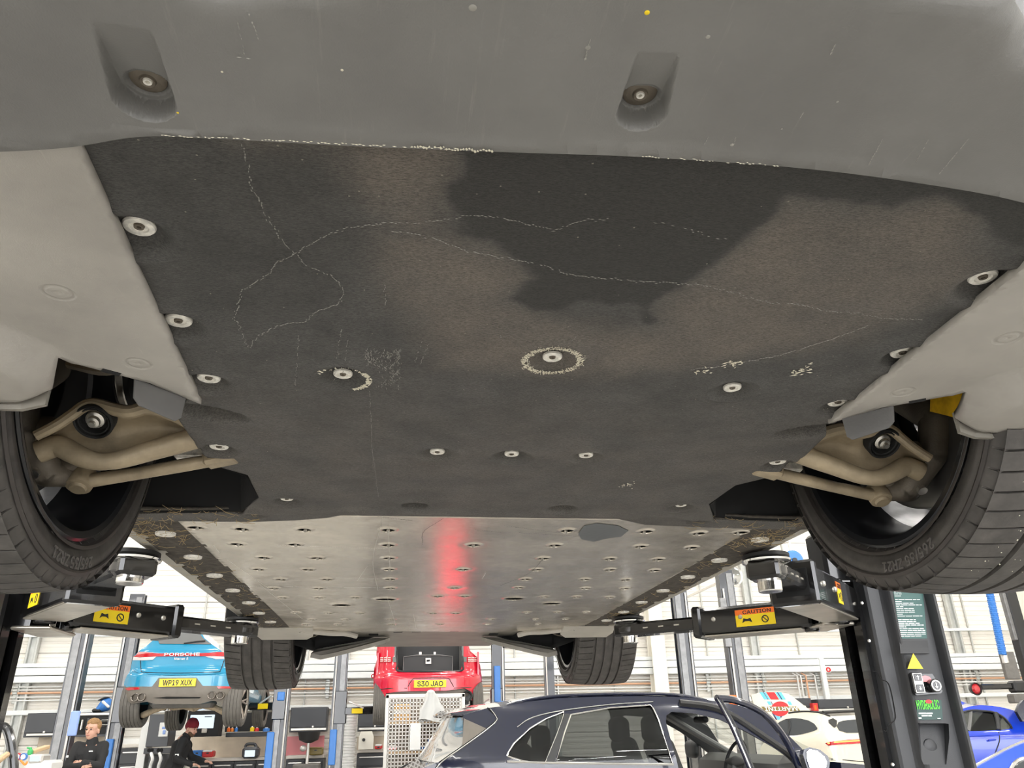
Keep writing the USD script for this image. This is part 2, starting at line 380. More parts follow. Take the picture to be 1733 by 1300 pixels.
for px in (215, 800, 1195, 1289, 1380, 1650, 556, 35):
    x = ony(px, 1150, Y1)[0]
    part(wb, 'pipe_bracket', [box((x, Y1-.07, 2.42), (.09, .08, .42), bev=.01)] + [box((x, Y1-.13, z), (.11, .07, .05), bev=.01) for z in (2.555, 2.49, 2.425, 2.34)], 'galv')
for px in (55, 1278, 1625, 584, 935): 
    x = ony(px, 1110, Y1)[0]
    part(wb, 'wall_post', [box((x-.09, Y1-.06, HH/2), (.05, .12, HH), bev=.008), box((x+.09, Y1-.06, HH/2), (.05, .12, HH), bev=.008), box((x, Y1-.02, HH/2), (.2, .04, HH))], 'galv')
x = ony(1112, 1110, Y1-.3)[0]
part(wb, 'steel_column', [box((x, Y1-.46, HH/2), (.36, .03, HH), bev=.006), box((x, Y1-.14, HH/2), (.36, .03, HH), bev=.006), box((x, Y1-.3, HH/2), (.03, .3, HH))], 'cream')
x = ony(1390, 1130, Y1-.2)[0]
part(wb, 'drop_conduit', box((x, Y1-.24, 2.35), (.13, .1, 1.25), bev=.01), 'wall_band')
x = ony(1402, 1135, Y1-.3)[0]
cp_ = part(wb, 'call_point', box((x, Y1-.26, 2.68), (.17, .08, .15), bev=.02), 'pipe_white', label='white call point box with a red ring'); part(cp_, 'call_ring', lathe([(.032, 0), (.036, .02), (.058, .02), (.062, 0), (.032, 0)], (x, Y1-.30, 2.68), (0, -1, 0), 24), 'red_print')
for i, px in enumerate((1352, 1358, 1367, 1382)):
    x = ony(px, 1160, Y1-.2)[0]
    part(wb, 'drop_pipe', tube([(x-.1, Y1-.14, 2.62), (x, Y1-.18, 2.55), (x, Y1-.18, 1.5)], .02, 8), 'pipe_white' if i != 2 else 'copper')
# the lamps' fittings, each above one of the lamp lights
for x, y in LAMPS:
    part(ceil, 'light_fitting', [box((x, y, HH-.34), (1.6, .3, .08), bev=.02)], 'lamp'); [part(ceil, 'hanger', cyl((x+s*.6, y, HH-.32), (x+s*.6, y, HH), .008, 6), 'zinc') for s in (-1, 1)]
# ================================================================ the raised car, seen from below its nose
CX, ZB = .175, 1.875                      # its centreline and its flat underside
YF, YR, ZA = 1.255, 4.163, 2.012          # axles
car = thing('sports_car', 'grey sports car raised on the two-post lift, seen from beneath its nose', 'car', (CX, 2.6, ZB), None)
rng = np.random.default_rng(7)
Z = lambda p, z=ZB: tuple(onz(*p, z)[:2])

# ---- felt undertray
L_edge = [(-.300, .440), (-.300, 1.020), (-.334, 1.097), (-.335, 1.18), (-.332, 1.242), (-.331, 1.29), (-.317, 1.334), (-.282, 1.373), (-.286, 1.523), (-.336, 1.624), (-.345, 1.640), (-.50, 1.652), (-.56, 1.664), (-.58, 1.722), (-.49, 1.7185)]
rear = [(-.42, 1.716), (-.339, 1.716), (-.237, 1.698), (-.165, 1.672), (-.125, 1.638), (-.09, 1.627), (.017, 1.624), (.178, 1.625), (.41, 1.628), (.467, 1.646), (.549, 1.700), (.69, 1.716), (.77, 1.722)]
R_edge = [(.84, 1.726), (.93, 1.728), (.91, 1.668), (.85, 1.655), (.695, 1.643), (.683, 1.619), (.633, 1.515), (.635, 1.379), (.672, 1.33), (.678, 1.276), (.685, 1.231), (.687, 1.198), (.678, 1.137), (.672, 1.09), (.652, 1.02), (.652, .440)]
seam = [(-.80, .70), (-.55, .575), (-.40, .523), (-.321, .512), (-.262, .500), (-.206, .482), (-.15, .478), (-.032, .474), (.08, .468), (.173, .463), (.30, .462), (.42, .470), (.533, .486), (.65, .520), (.85, .58), (1.1, .70)]
front_ = [(x, float(np.interp(x, *np.array(seam).T))-.004) for x in np.linspace(.652, -.300, 40)]
felt_poly = poly(L_edge[1:] + rear + R_edge[:-1] + front_)
clips = [(Z(p), r, d) for p, r, d in [((232, 399), .034, .012), ((300, 553), .033, .012), ((352, 649), .031, .012), ((370, 761), .029, .011), ((1668, 483), .034, .012), ((1530, 606), .033, .012), ((1420, 689), .031, .012), ((1317, 786), .029, .011),
          ((580, 638), .033, .009), ((935, 607), .034, .006), ((1240, 660), .031, .008), ((740, 768), .031, .008), ((866, 772), .032, .009), ((992, 773), .027, .007), ((485, 849), .030, .012), ((1153, 859), .030, .012), ((430, 869), .026, .010), ((1182, 880), .026, .010)]]
holes = [(Z((702, 856)), .030, .03), (Z((952, 860)), .030, .03)]
grooves = [((-.292, 1.080), (.066, .030), .42, .040), ((.643, 1.080), (.066, .030), math.pi-.42, .040)]


def felt_z(x, y):
    z = np.full(np.shape(x), ZB) + .0012*(meshkit.fbm(np.stack([x*9, y*9, 0*x], -1), 3)-.5)
    for (cx, cy), r, d in clips + holes:
        q = np.hypot(x-cx, y-cy)
        z = z + d*(1-sstep(q, r*.55, r*.92)) - .0035*sstep(q, r*.95, r*1.1)*(1-sstep(q, r*1.15, r*1.7))
    for (cx, cy), (a, b), t, d in grooves:
        u, w = (x-cx)*math.cos(t)+(y-cy)*math.sin(t), -(x-cx)*math.sin(t)+(y-cy)*math.cos(t)
        z = z + d*(1-sstep(np.hypot(u/a, w/b), .45, 1.0))
    z = z - .006*sstep(y, 1.58, 1.61)*(1-sstep(y, 1.625, 1.64)) + .0*y
    return z


felt = under_sheet(felt_poly, felt_z, .006, [(c[0], c[1], r) for c, r, d in clips+holes], .006)
def region(pts): return poly([Z(p) for p in pts])
wet_r = region([(772, 225), (772, 300), (752, 350), (790, 395), (850, 425), (905, 470), (872, 505), (905, 528), (960, 518), (1015, 505), (1060, 515), (1100, 545), (1125, 495), (1170, 465), (1225, 435), (1262, 400), (1300, 350), (1330, 322), (1400, 335), (1500, 345), (1590, 330), (1640, 345), (1700, 420), (1760, 420), (1760, 300), (1100, 225)])
wet2 = region([(180, 240), (560, 255), (600, 330), (600, 420), (560, 520), (420, 560), (300, 470), (215, 330)])
brown = [region(p) for p in ([(380, 225), (772, 225), (772, 300), (755, 345), (700, 400), (630, 330), (560, 255)], [(640, 395), (790, 395), (905, 470), (870, 510), (905, 540), (1100, 560), (1130, 500), (1240, 430), (1330, 330), (1500, 350), (1640, 340), (1650, 470), (1450, 580), (1000, 640), (750, 620), (660, 500)])]
def soft(reg, x, y, w=.012, seed=0):
    pts = shapely.points(x, y); s = np.where(shapely.contains(reg, pts), -1, 1)*shapely.distance(reg.exterior, pts)
    s = s + .030*(meshkit.fbm(np.stack([x*28, y*28, 0*x+seed], -1), 4)-.5)
    return 1-sstep(s, -w, w)
fx, fy = felt.vertices[:, 0], felt.vertices[:, 1]
nz = meshkit.fbm(np.stack([fx*18, fy*18, 0*fx], -1), 4, 5)
wet = np.maximum(soft(wet_r, fx, fy, .006, 1), .45*soft(wet2, fx, fy, .03, 2))
br = np.maximum(soft(brown[0], fx, fy, .035, 3), .75*soft(brown[1], fx, fy, .04, 4))*(.35+1.1*nz)*(1-wet)
br = np.clip(br + .45*sstep(fy, .8, 1.25)*nz, 0, 1)
tray = part(car, 'undertray', felt, 'felt', smooth=True, prim={'stain': np.stack([wet, br, 0*wet], 1)}, label='dark felt undertray with tide marks')
for i, ((cx, cy), r, d) in enumerate(clips):
    rr = .0150 if i < 8 else .0125
    z = ZB+d*(1. if i in (0, 4) else .78 if i in (1, 2, 5, 6) else .6)
    part(tray, 'clip_washer', lathe([(rr*.30, .0005), (rr*.34, -.0010), (rr*.55, -.0014), (rr*.60, -.0032), (rr*.92, -.0030), (rr, -.0015), (rr, .001)], (cx, cy, z), (0, 0, 1), 24), 'washer')
    part(tray, 'clip_pin', lathe([(1e-5, -.0005), (rr*.12, -.0005), (rr*.14, -.0028), (rr*.30, -.0030), (rr*.36, .0005)], (cx, cy, z), (0, 0, 1), 14), 'cast_dark')
for (c, r, d) in holes: part(tray, 'drain_hole', lathe([(1e-5, 0), (r*.72, 0), (r*.74, -.012)], (c[0], c[1], ZB+d), (0, 0, 1), 20), 'hole')


def marks(pts, w=.0007, step=.0035, jit=.0010, skip=.18, z=ZB-.0007, fade=None):
    """A dried tide line: many short flat crumbs along a wandering path on the underside."""
    p = curve(pts, max(8, len(pts)*8)); s = np.r_[0, np.cumsum(np.linalg.norm(np.diff(p, axis=0), axis=1))]; out = []
    for t in np.arange(0, s[-1], step):
        if rng.random() < skip: continue
        q = np.array([np.interp(t, s, p[:, k]) for k in (0, 1)]); q2 = np.array([np.interp(t+step, s, p[:, k]) for k in (0, 1)])
        d = q2-q; d /= np.linalg.norm(d)+1e-9; n = np.array([-d[1], d[0]]); q = q + n*rng.normal(0, jit)
        L, W = step*rng.uniform(.35, .75), w*rng.uniform(.45, 1.3)
        c = [q+d*L+n*W*.3, q+n*W, q-d*L-n*W*.2, q-n*W]
        out.append(hull([(*k, z) for k in c] + [(*q, z-.0006)]))
    return cat(out)
tides = [[(410, 245), (418, 285), (428, 320), (440, 335), (448, 360), (465, 385), (480, 410), (500, 430), (520, 448), (550, 460), (575, 480), (580, 497), (570, 515), (540, 525), (515, 543), (480, 548), (450, 560), (430, 575), (424, 587), (412, 572), (403, 545), (397, 540), (402, 520), (410, 495), (425, 482), (450, 465), (468, 445), (500, 428), (530, 410), (560, 395), (600, 383), (650, 378), (700, 376), (760, 370), (800, 363), (850, 368), (880, 375), (910, 382), (940, 388), (965, 380), (990, 372), (1035, 370)],
         [(665, 390), (700, 395), (740, 405), (780, 420), (830, 432), (880, 440), (930, 452), (970, 465), (1030, 470), (1090, 476), (1140, 478), (1190, 482), (1240, 495), (1300, 510), (1350, 515), (1400, 525), (1450, 530), (1500, 538), (1560, 540)],
         [(1110, 375), (1160, 385), (1200, 398), (1250, 407)], [(1170, 625), (1210, 620), (1260, 612), (1320, 600), (1380, 582), (1430, 565), (1470, 550)]]
part(tray, 'tide_mark', [marks([Z(p) for p in t], skip=k) for t, k in zip(tides, (.06, .12, .4, .15))], 'tide', smooth=False, kind='stuff', label='pale dried tide lines')
scr = [[(565, 645), (578, 556)], [(580, 632), (590, 570)], [(500, 655), (506, 560)], [(625, 650), (632, 800)], [(622, 590), (626, 640)], [(702, 612), (716, 572)], [(712, 615), (726, 580)], [(650, 475), (654, 520)], [(632, 770), (640, 840)], [(958, 590), (975, 568)], [(966, 594), (982, 574)], [(848, 570), (850, 560)]]
part(tray, 'scrape', [marks([Z(p) for p in t], w=.0006, step=.004, jit=.0006, skip=.35) for t in scr], 'tide', smooth=False, kind='stuff')
def fuzz(c, ra, rb, n, w=.0016, mat_z=ZB, a0=0, a1=2*math.pi):
    out = []
    for a in rng.uniform(a0, a1, n):
        r = rng.uniform(ra, rb); q = np.array([c[0]+r*math.cos(a), c[1]+r*math.sin(a)]); d = np.array([math.cos(a+rng.normal(0, .5)), math.sin(a+rng.normal(0, .5))]); nn = np.array([-d[1], d[0]])
        L, W = w*rng.uniform(.8, 2.2), w*rng.uniform(.3, .8)
        z = mat_z-.003-.001*rng.random()
        out.append(hull([(*(q+d*L), z), (*(q+nn*W), z), (*(q-d*L), z), (*(q-nn*W), z), (*q, z-.0009)]))
    return cat(out)
part(tray, 'worn_ring', [fuzz(clips[9][0], .0315, .0385, 560, w=.0011), fuzz(clips[9][0], .029, .043, 160, w=.0008), fuzz(clips[8][0], .031, .0375, 200, w=.0011, a0=-.6, a1=1.2), fuzz(clips[8][0], .030, .036, 40, w=.0011, a0=3.6, a1=6)], 'fray', smooth=False, kind='stuff', label='pale worn fibres round the fastener dimples')
sc_ = []
for _ in range(230):
    u, w_ = rng.random(), rng.random(); u = 1-u**2.2 if rng.random() < .6 else u; w_ = w_**1.6 if rng.random() < .5 else w_
    p_ = np.array(Z((616+u*60+rng.normal(0, 2), 592+w_*62+rng.normal(0, 2)))); d_ = np.array([rng.normal(0, .0012), rng.uniform(.001, .005)])
    sc_.append(hull([(*(p_+d_), ZB-.0006), (*(p_-d_), ZB-.0006), (*(p_+(.0005, 0)), ZB-.0006), (*(p_-(.0005, 0)), ZB-.0006), (*p_, ZB-.0011)]))
part(tray, 'scuff', sc_, 'tide', smooth=False, kind='stuff', label='pale scuffed patch')
tear = []
for a, b, n in (((1340, 632), (1378, 618), 26), ((1178, 628), (1205, 622), 12), ((1225, 617), (1255, 612), 22), ((1052, 820), (1075, 818), 16)):
    for _ in range(n):
        t = rng.random(); q = np.array(Z((a[0]+(b[0]-a[0])*t+rng.normal(0, 3), a[1]+(b[1]-a[1])*t+rng.normal(0, 3)))); tear.append(fuzz(q, 0, .002, 1, w=.0022, mat_z=ZB+.0018))
part(tray, 'torn_felt', tear, 'fray', smooth=False, kind='stuff')

# ---- aluminium battery plate
plate_poly = poly([(-.487, 1.66), (-.488, 1.74), (-.493, 3.50), (-.496, 3.60), (-.40, 3.70), (-.268, 3.79), (.155, 3.80), (.577, 3.81), (.719, 3.72), (.835, 3.57), (.838, 3.49), (.838, 1.74), (.837, 1.66)])
P4 = [(612, 297), (1020, 302), (1565, 305), (580, 395), (957, 398), (1565, 402), (755, 483), (1100, 485), (1570, 487), (720, 558), (1042, 560), (1572, 560), (865, 625), (1165, 625), (1577, 625), (820, 682), (1112, 683), (1580, 683), (877, 743), (1115, 743), (1350, 743), (965, 843), (1175, 843), (1380, 843), (1065, 887), (1285, 886), (1585, 884), (1030, 918), (1240, 918), (1587, 917)]
P5 = [(388, 734), (565, 734), (355, 844), (505, 844), (403, 914), (497, 680), (555, 560), (622, 402), (735, 880), (715, 912), (1230, 310), (1150, 405), (1075, 490), (1510, 493), (1030, 562), (1510, 563), (960, 623), (1345, 625), (915, 678), (1350, 682), (1080, 738), (1292, 738), (1507, 740), (970, 836), (1165, 836), (1355, 836), (1025, 880), (1220, 878), (1040, 912)]
P6 = [(360, 315), (705, 327), (325, 412), (655, 420), (437, 496), (415, 566), (230, 627), (220, 683)]
dimp = [Z((250+x/3.847, 820+y/3.847)) for x, y in P4] + [Z((640+x/3.847, 820+y/3.847)) for x, y in P5] + [Z((1000+x/3.847, 820+y/3.847)) for x, y in P6]
big = [Z((250+x/3.847, 820+y/3.847)) for x, y in ((1262, 788), (1550, 752))] + [Z((640+x/3.847, 820+y/3.847)) for x, y in ((885, 747), (1130, 778))]
corner = [Z((250+310/3.847, 820+287/3.847)), Z((1000+975/3.847, 820+322/3.847))]
def ell(c, rx, ry, n=22): return Polygon([(c[0]+rx*math.cos(t), c[1]+ry*math.sin(t)) for t in np.linspace(0, 2*math.pi, n, endpoint=False)])
plate_holes = shapely.union_all([ell(c, .0150, .0175) for c in dimp]+[ell(c, .034, .030, 30) for c in big]+[ell(c, .017, .017) for c in corner])
def plate_z(x, y):
    z = np.full(np.shape(x), ZB+.003) + .004*(meshkit.fbm(np.stack([x*2.2, y*1.6, 0*x], -1), 2, 9)-.5)
    for cx, cy in dimp:                                   # every access hole has a rolled lip that dips a little
        q = np.hypot((x-cx)/.0150, (y-cy)/.0175); z = z - .0022*(1-sstep(q, 1.0, 1.5)) + .0008*sstep(q, 1.3, 1.6)*(1-sstep(q, 1.8, 2.6))
    for cx, cy in big:
        q = np.hypot((x-cx)/.034, (y-cy)/.030); z = z - .004*(1-sstep(q, 1.0, 1.45))
    for cx, cy in corner: z = z - .002*(1-sstep(np.hypot(x-cx, y-cy)/.017, 1.0, 1.4))
    return z
plate = part(car, 'battery_cover', under_sheet(plate_poly.difference(plate_holes), plate_z, .016, [(*c, .026) for c in dimp] + [(*c, .055) for c in big] + [(*c, .028) for c in corner], .004), 'alloy', smooth=True, label='bare aluminium battery cover plate with rows of access holes')
for cx, cy in dimp + corner:
    part(plate, 'hole_cup', lathe([(1e-5, .022), (.0150, .022), (.0185, .004)], (cx, cy, ZB+.003), (0, 0, 1), 16), 'hole')
    part(plate, 'clip_tab', [hull([(cx+dx, cy+dy, ZB+dz) for dx, dy, dz in ((-.0042, .0165, .002), (.0042, .0165, .002), (-.0035, .010, .0085), (.0035, .010, .0085), (0, .0085, .0045), (0, .016, -.0002))])], 'steel', smooth=False)
for cx, cy in big: part(plate, 'drain_cup', lathe([(1e-5, .03), (.036, .03), (.040, .003)], (cx, cy, ZB+.003), (0, 0, 1), 20), 'hole')
def line(a, b, w, bow=0.): 
    a, b = np.array(Z(a)), np.array(Z(b)); n = np.array([-(b-a)[1], (b-a)[0]]); return marks([a, (a+b)/2+n*bow, b], w=w, step=.006, jit=.0003, skip=.02, z=ZB+.0004)
part(plate, 'scratch', [line((855, 890), (950, 903), .0012), (line((880, 902), (980, 908), .0008)), line((848, 991), (918, 948), .0016, .06), line((750, 878), (716, 922), .0010, .08), line((805, 897), (850, 902), .0007), line((640, 820+210/3.847), (700, 882), .0005)], 'scratch_dark', smooth=False, kind='stuff', label='dark scratches')
part(plate, 'scratch', [line((470, 923), (650, 929), .0008), line((400, 992), (650, 995), .0006), line((604, 984), (622, 958), .0008), line((570, 978), (640, 980), .0007), line((648, 875), (640, 1000), .0008, .02), line((657, 890), (660, 960), .0008), line((385, 948), (460, 1000), .0009), line((440, 990), (512, 1048), .0010), line((362, 924), (372, 936), .0016), line((816, 980), (822, 970), .0012), line((700, 1040), (704, 1065), .0012), line((655, 1010), (670, 1060), .0007)], 'scratch_light', smooth=False, kind='stuff', label='bright scratches')
sm = region([(980, 905), (990, 892), (1010, 888), (1045, 892), (1062, 900), (1050, 910), (1030, 912), (1005, 918), (985, 914)])
part(plate, 'tape_patch', ext(sm.buffer(.002), -.0012, (0, 0, ZB+.0032)), 'smear', label='grey smeared patch')

# ---- sill strips of felt, and the pale rockers beside them
for s in (-1, 1):
    xo = lambda d: CX+s*d
    ys = np.arange(1.74, 3.62, .17); outer = []
    for i, y in enumerate(ys): outer += [(xo(.783-.006*rng.random()), y), (xo(.783), y+.12), (xo(.768), y+.125), (xo(.768), y+.168)]
    pl = poly([(xo(.40), 1.60), (xo(.60), 1.63), (xo(.80), 1.63), (xo(.803), 1.735)] + outer + [(xo(.775), 3.62), (xo(.66), 3.63), (xo(.655), 1.73), (xo(.42), 1.71)])
    sill_clips = [(xo(.715+.02*rng.normal(0, .2)), y) for y in (1.84, 2.10, 2.36, 2.62, 2.88, 3.14, 3.40)]
    sz = lambda x, y: ZB+.002+.002*meshkit.fbm(np.stack([x*30, y*30, 0*x], -1), 3, 4)
    st = part(car, 'sill_strip', under_sheet(pl, sz, .012, thick=.006), 'sill_felt', smooth=True, label='dark gritty felt strip beside the battery cover')
    for c in sill_clips: part(st, 'clip_washer', lathe([(1e-5, -.003), (.007, -.003), (.008, -.0055), (.022, -.004), (.023, .001)], (*c, ZB+.002), (0, 0, 1), 18), 'washer')
    pr = [(.77, ZB+.007), (.805, ZB+.007), (.822, ZB+.012), (.835, ZB+.03), (.85, ZB+.10), (.86, ZB+.2), (.75, ZB+.2)]
    part(car, 'rocker_panel', ext([(a*s, b) for a, b in pr], 2.09, (CX, 3.70, 0), (1, 0, 0), (0, 0, 1)), 'rocker', smooth=40, label='pale grey rocker panel')
    w = np.array([[xo(a), y, z] for a, y, z in ((.56, 3.60, ZB), (.80, 3.60, ZB), (.82, 3.72, ZB-.015), (.80, 3.78, ZB-.03), (.60, 3.78, ZB-.03), (.57, 3.74, ZB-.02))])
    part(car, 'tyre_spat', hull(np.vstack([w, w+(0, 0.03, .05)])), 'cover', smooth=20)
    fib = []
    for _ in range(190):
        p = np.array([xo(rng.uniform(.47, .79)), rng.uniform(1.60, 1.90) if rng.random() < .6 else rng.uniform(1.6, 3.5), ZB-.001]); 
        if abs(p[0]-CX) < .66 and p[1] > 1.72: p[0] = xo(rng.uniform(.67, .78))
        d = rng.normal(0, 1, 3)*(.012, .012, .004); fib.append(tube([p-d, p+(0, 0, -.003), p+d], .0005, 3, False))
    part(st, 'dry_grass', fib, 'grass', smooth=False, kind='stuff', label='dry grass caught on the strip')

# ---- nose: the grey bumper bottom with its two screw pockets
# (the seam is given with the felt)
nose_y = lambda x: .285+.36*(x-CX)**2 + 1.1*np.clip(np.abs(x-CX)-.202, 0, .025)*(1-sstep(np.abs(x-CX), .30, .36))
bx = np.linspace(1.1, -.80, 40)
bump_poly = poly(curve([(*p, 0) for p in seam], 60)[:, :2].tolist() + [(x, nose_y(x)) for x in bx])
ZN = ZB-.012
pockets = []
for a, b, hw0, hw1 in (((207, 42), (243, 168), .018, .0215), ((1115, 88), (1087, 190), .015, .0185)):
    A, B = np.array(Z(a, ZN)), np.array(Z(b, ZN)); pockets.append((A, B, hw0, hw1))
def bump_z(x, y):
    z = np.full(np.shape(x), ZN) + .010*np.clip((nose_y(x)+.016-y)/.016, 0, 1)**2.2 + .0025*(meshkit.fbm(np.stack([x*5, y*5, 0*x], -1), 2, 3)-.5)
    z = z - .0022*(1-sstep(np.abs(y-np.interp(x, *np.array(seam).T)), .002, .007))
    for A, B, h0, h1 in pockets:
        d = B-A; L = np.linalg.norm(d); d /= L; n = np.array([-d[1], d[0]])
        u, w = (x-A[0])*d[0]+(y-A[1])*d[1], np.abs((x-A[0])*n[0]+(y-A[1])*n[1])
        hw = h0+(h1-h0)*np.clip(u/L, 0, 1)
        inside = (u > 0) & (u <= L) & (w < hw) | (np.hypot(u-L, w) < h1) & (u > L)
        dist = np.where(u <= L, np.minimum(hw-w, u*10), h1-np.hypot(u-L, w))
        z = z + np.where(inside, .016*np.clip(u/L, 0, 1.15)*sstep(dist, 0, .0022), 0)
        q = np.hypot(u-L+.001, w); z = z + np.where(inside, .0045*(1-sstep(q, .0135, .0150)), 0) 
    return z
dense = []
for A, B, h0, h1 in pockets:
    d = (B-A)/np.linalg.norm(B-A); n = np.array([-d[1], d[0]]); L = np.linalg.norm(B-A)
    g = np.stack(np.meshgrid(np.arange(-.006, L+.030, .0013), np.arange(-.028, .0281, .0013)), -1).reshape(-1, 2)
    dense.append(A+g[:, :1]*d+g[:, 1:]*n)
nose = part(car, 'front_bumper', under_sheet(bump_poly, bump_z, .012, thick=.004, bound=np.vstack(dense)), 'bumper', smooth=True, label='scuffed grey plastic bumper underside')
for A, B, h0, h1 in pockets:
    z = ZN+.016+.0045
    part(nose, 'screw', [lathe([(.0030, .001), (.0034, -.0035), (.0052, -.0045), (.0060, -.0030), (.0100, -.0026), (.0128, -.0014), (.0132, .001)], (*B, z), (0, 0, 1), 28)], 'cast_dark')
    part(nose, 'screw_socket', lathe([(1e-5, -.001), (.0012, -.001), (.0015, -.0045), (.0030, -.0048), (.0036, -.003)], (*B, z), (0, 0, 1), 14), 'washer')
for p, r, m in (((376, 121), .0011, 'fray'), ((579, 118), .0012, 'fray'), ((1095, 21), .0018, 'sticker_yellow'), ((800, 12), .003, 'tide'), ((1239, 245), .0016, 'tide'), ((301, 190), .0013, 'sticker_yellow'), ((1417, 172), .0009, 'tide'), ((1323, 218), .0009, 'tide'), ((1198, 62), .0016, 'tide'), ((995, 80), .002, 'tide')):
    part(nose, 'speck', ball((*Z(p, ZN), ZN-.0002), r, (1, 1, .35)), m)
def scuff(a, b, w): 
    a, b = np.array(Z(a, ZN)), np.array(Z(b, ZN)); return marks([a, (a+b)/2, b], w=w, step=.003, jit=.0002, skip=.15, z=ZN-.0016)
part(nose, 'scuff_mark', [scuff(a, b, w) for a, b, w in (((402, 30), (415, 92), .0006), ((420, 15), (440, 68), .0005), ((405, 94), (424, 96), .0006), ((1412, 75), (1405, 90), .0006), ((1355, 195), (1362, 182), .0005), ((1470, 275), (1500, 222), .0005), ((1550, 270), (1570, 235), .0004), ((1590, 290), (1640, 230), .0004), ((1193, 240), (1199, 228), .0006), ((1240, 245), (1246, 228), .0004), ((1000, 60), (990, 98), .0010))], 'tide', smooth=False, kind='stuff')

sm_ = [(x, float(np.interp(x, *np.array(seam).T))-.0015) for x in np.linspace(-.19, .30, 60)]
part(nose, 'worn_edge', [marks(sm_[0:28], w=.0005, step=.0026, jit=.0005, skip=.35, z=ZN-.0026), marks(sm_[22:31], w=.0016, step=.0022, jit=.0012, skip=.1, z=ZN-.003), marks(sm_[44:59], w=.0005, step=.0026, jit=.0005, skip=.45, z=ZN-.0026), marks([Z((648, 232), ZN), Z((668, 243), ZN), Z((682, 256), ZN)], w=.0012, step=.003, jit=.0006, skip=.1, z=ZN+.008)], 'fray', smooth=False, kind='stuff', label='pale worn edge of the bumper')

# ---- grey air guides either side, in front of the wheels
for s in (-1, 1):
    M = lambda a, y: (CX+s*a, y)
    tipx = .459 if s < 0 else .462
    guide_poly = poly([M(.56, .44), M(.437, .44), M(.434, .50), M(.441, .632), M(tipx, 1.026), M(.508, .958), M(.583, .905), M(.590, .885), M(.622, .958), M(.72, .972), M(.90, .965), M(.95, .60), M(.8, .52)])
    def guide_z(x, y, s=s):
        a = (x-CX)*s
        e = np.hypot((a-.82)/.225, (y-.90)/.155)           # the spat that bulges down before the tyre
        z = np.full(np.shape(x), ZB-.008) - .030*(1-sstep(e, .80, 1.08)) + .004*sstep(a, .44, .40)
        for (cx, cy) in ((.535, .735), (.505, .90)):
            q = np.hypot(a-cx, y-cy); z = z + .0016*sstep(q, .0125, .0135)*(1-sstep(q, .0145, .0155)) + .002*(1-sstep(q, .0015, .003))
        return z
    dn = [M(cx, cy) for cx, cy in ((.535, .735), (.505, .90))]
    gd = part(car, 'air_guide', under_sheet(guide_poly, guide_z, .009, [(*c, .016) for c in dn], .010), 'guide', smooth=True, label='pale grey plastic air guide before the front tyre')
    O = np.array([*M(.545, .928), ZB-.0085]); e = np.array([-.075*s, .053, 0]); e /= np.linalg.norm(e); nn = np.array([-e[1], e[0], 0])*s
    part(gd, 'slot', hull([O+e*u+nn*w+(0, 0, h) for u in (-.011, .011) for w in (-.005, .005) for h in (0, .004)]), 'hole', smooth=False)
    a, b = np.array([*M(.523, .950), ZB-.006]), np.array([*M(.474, 1.006), ZB-.006]); dr = (b-a)/np.linalg.norm(b-a)
    tb = [a, b, b+(0, .004, -.030)-dr*.004, b+(0, .006, -.036)-dr*.012, a+(0, .006, -.031)+dr*.010, a+(0, .004, -.024)+dr*.002]
    n2 = np.cross(tb[1]-tb[0], tb[4]-tb[0]); n2 /= np.linalg.norm(n2)
    part(gd, 'deflector_tab', hull(np.vstack([tb, np.array(tb)+n2*.003])), 'tab', smooth=20, label='small dark deflector tab')
    lip = [np.array([*M(a_, y_), ZB+z_]) for a_, y_, z_ in ((.628, .962, -.036), (.66, .972, -.040), (.74, .975, -.040), (.9, .968, -.040))]
    part(gd, 'lip', cat([hull([p+(0, 0, -.004), p+(0, 0, .028), p+(0, .007, -.004), p+(0, .007, .028), q+(0, 0, -.004), q+(0, 0, .028), q+(0, .007, -.004), q+(0, .007, .028)]) for p, q in zip(lip, lip[1:])]), 'cover_dark', smooth=30)

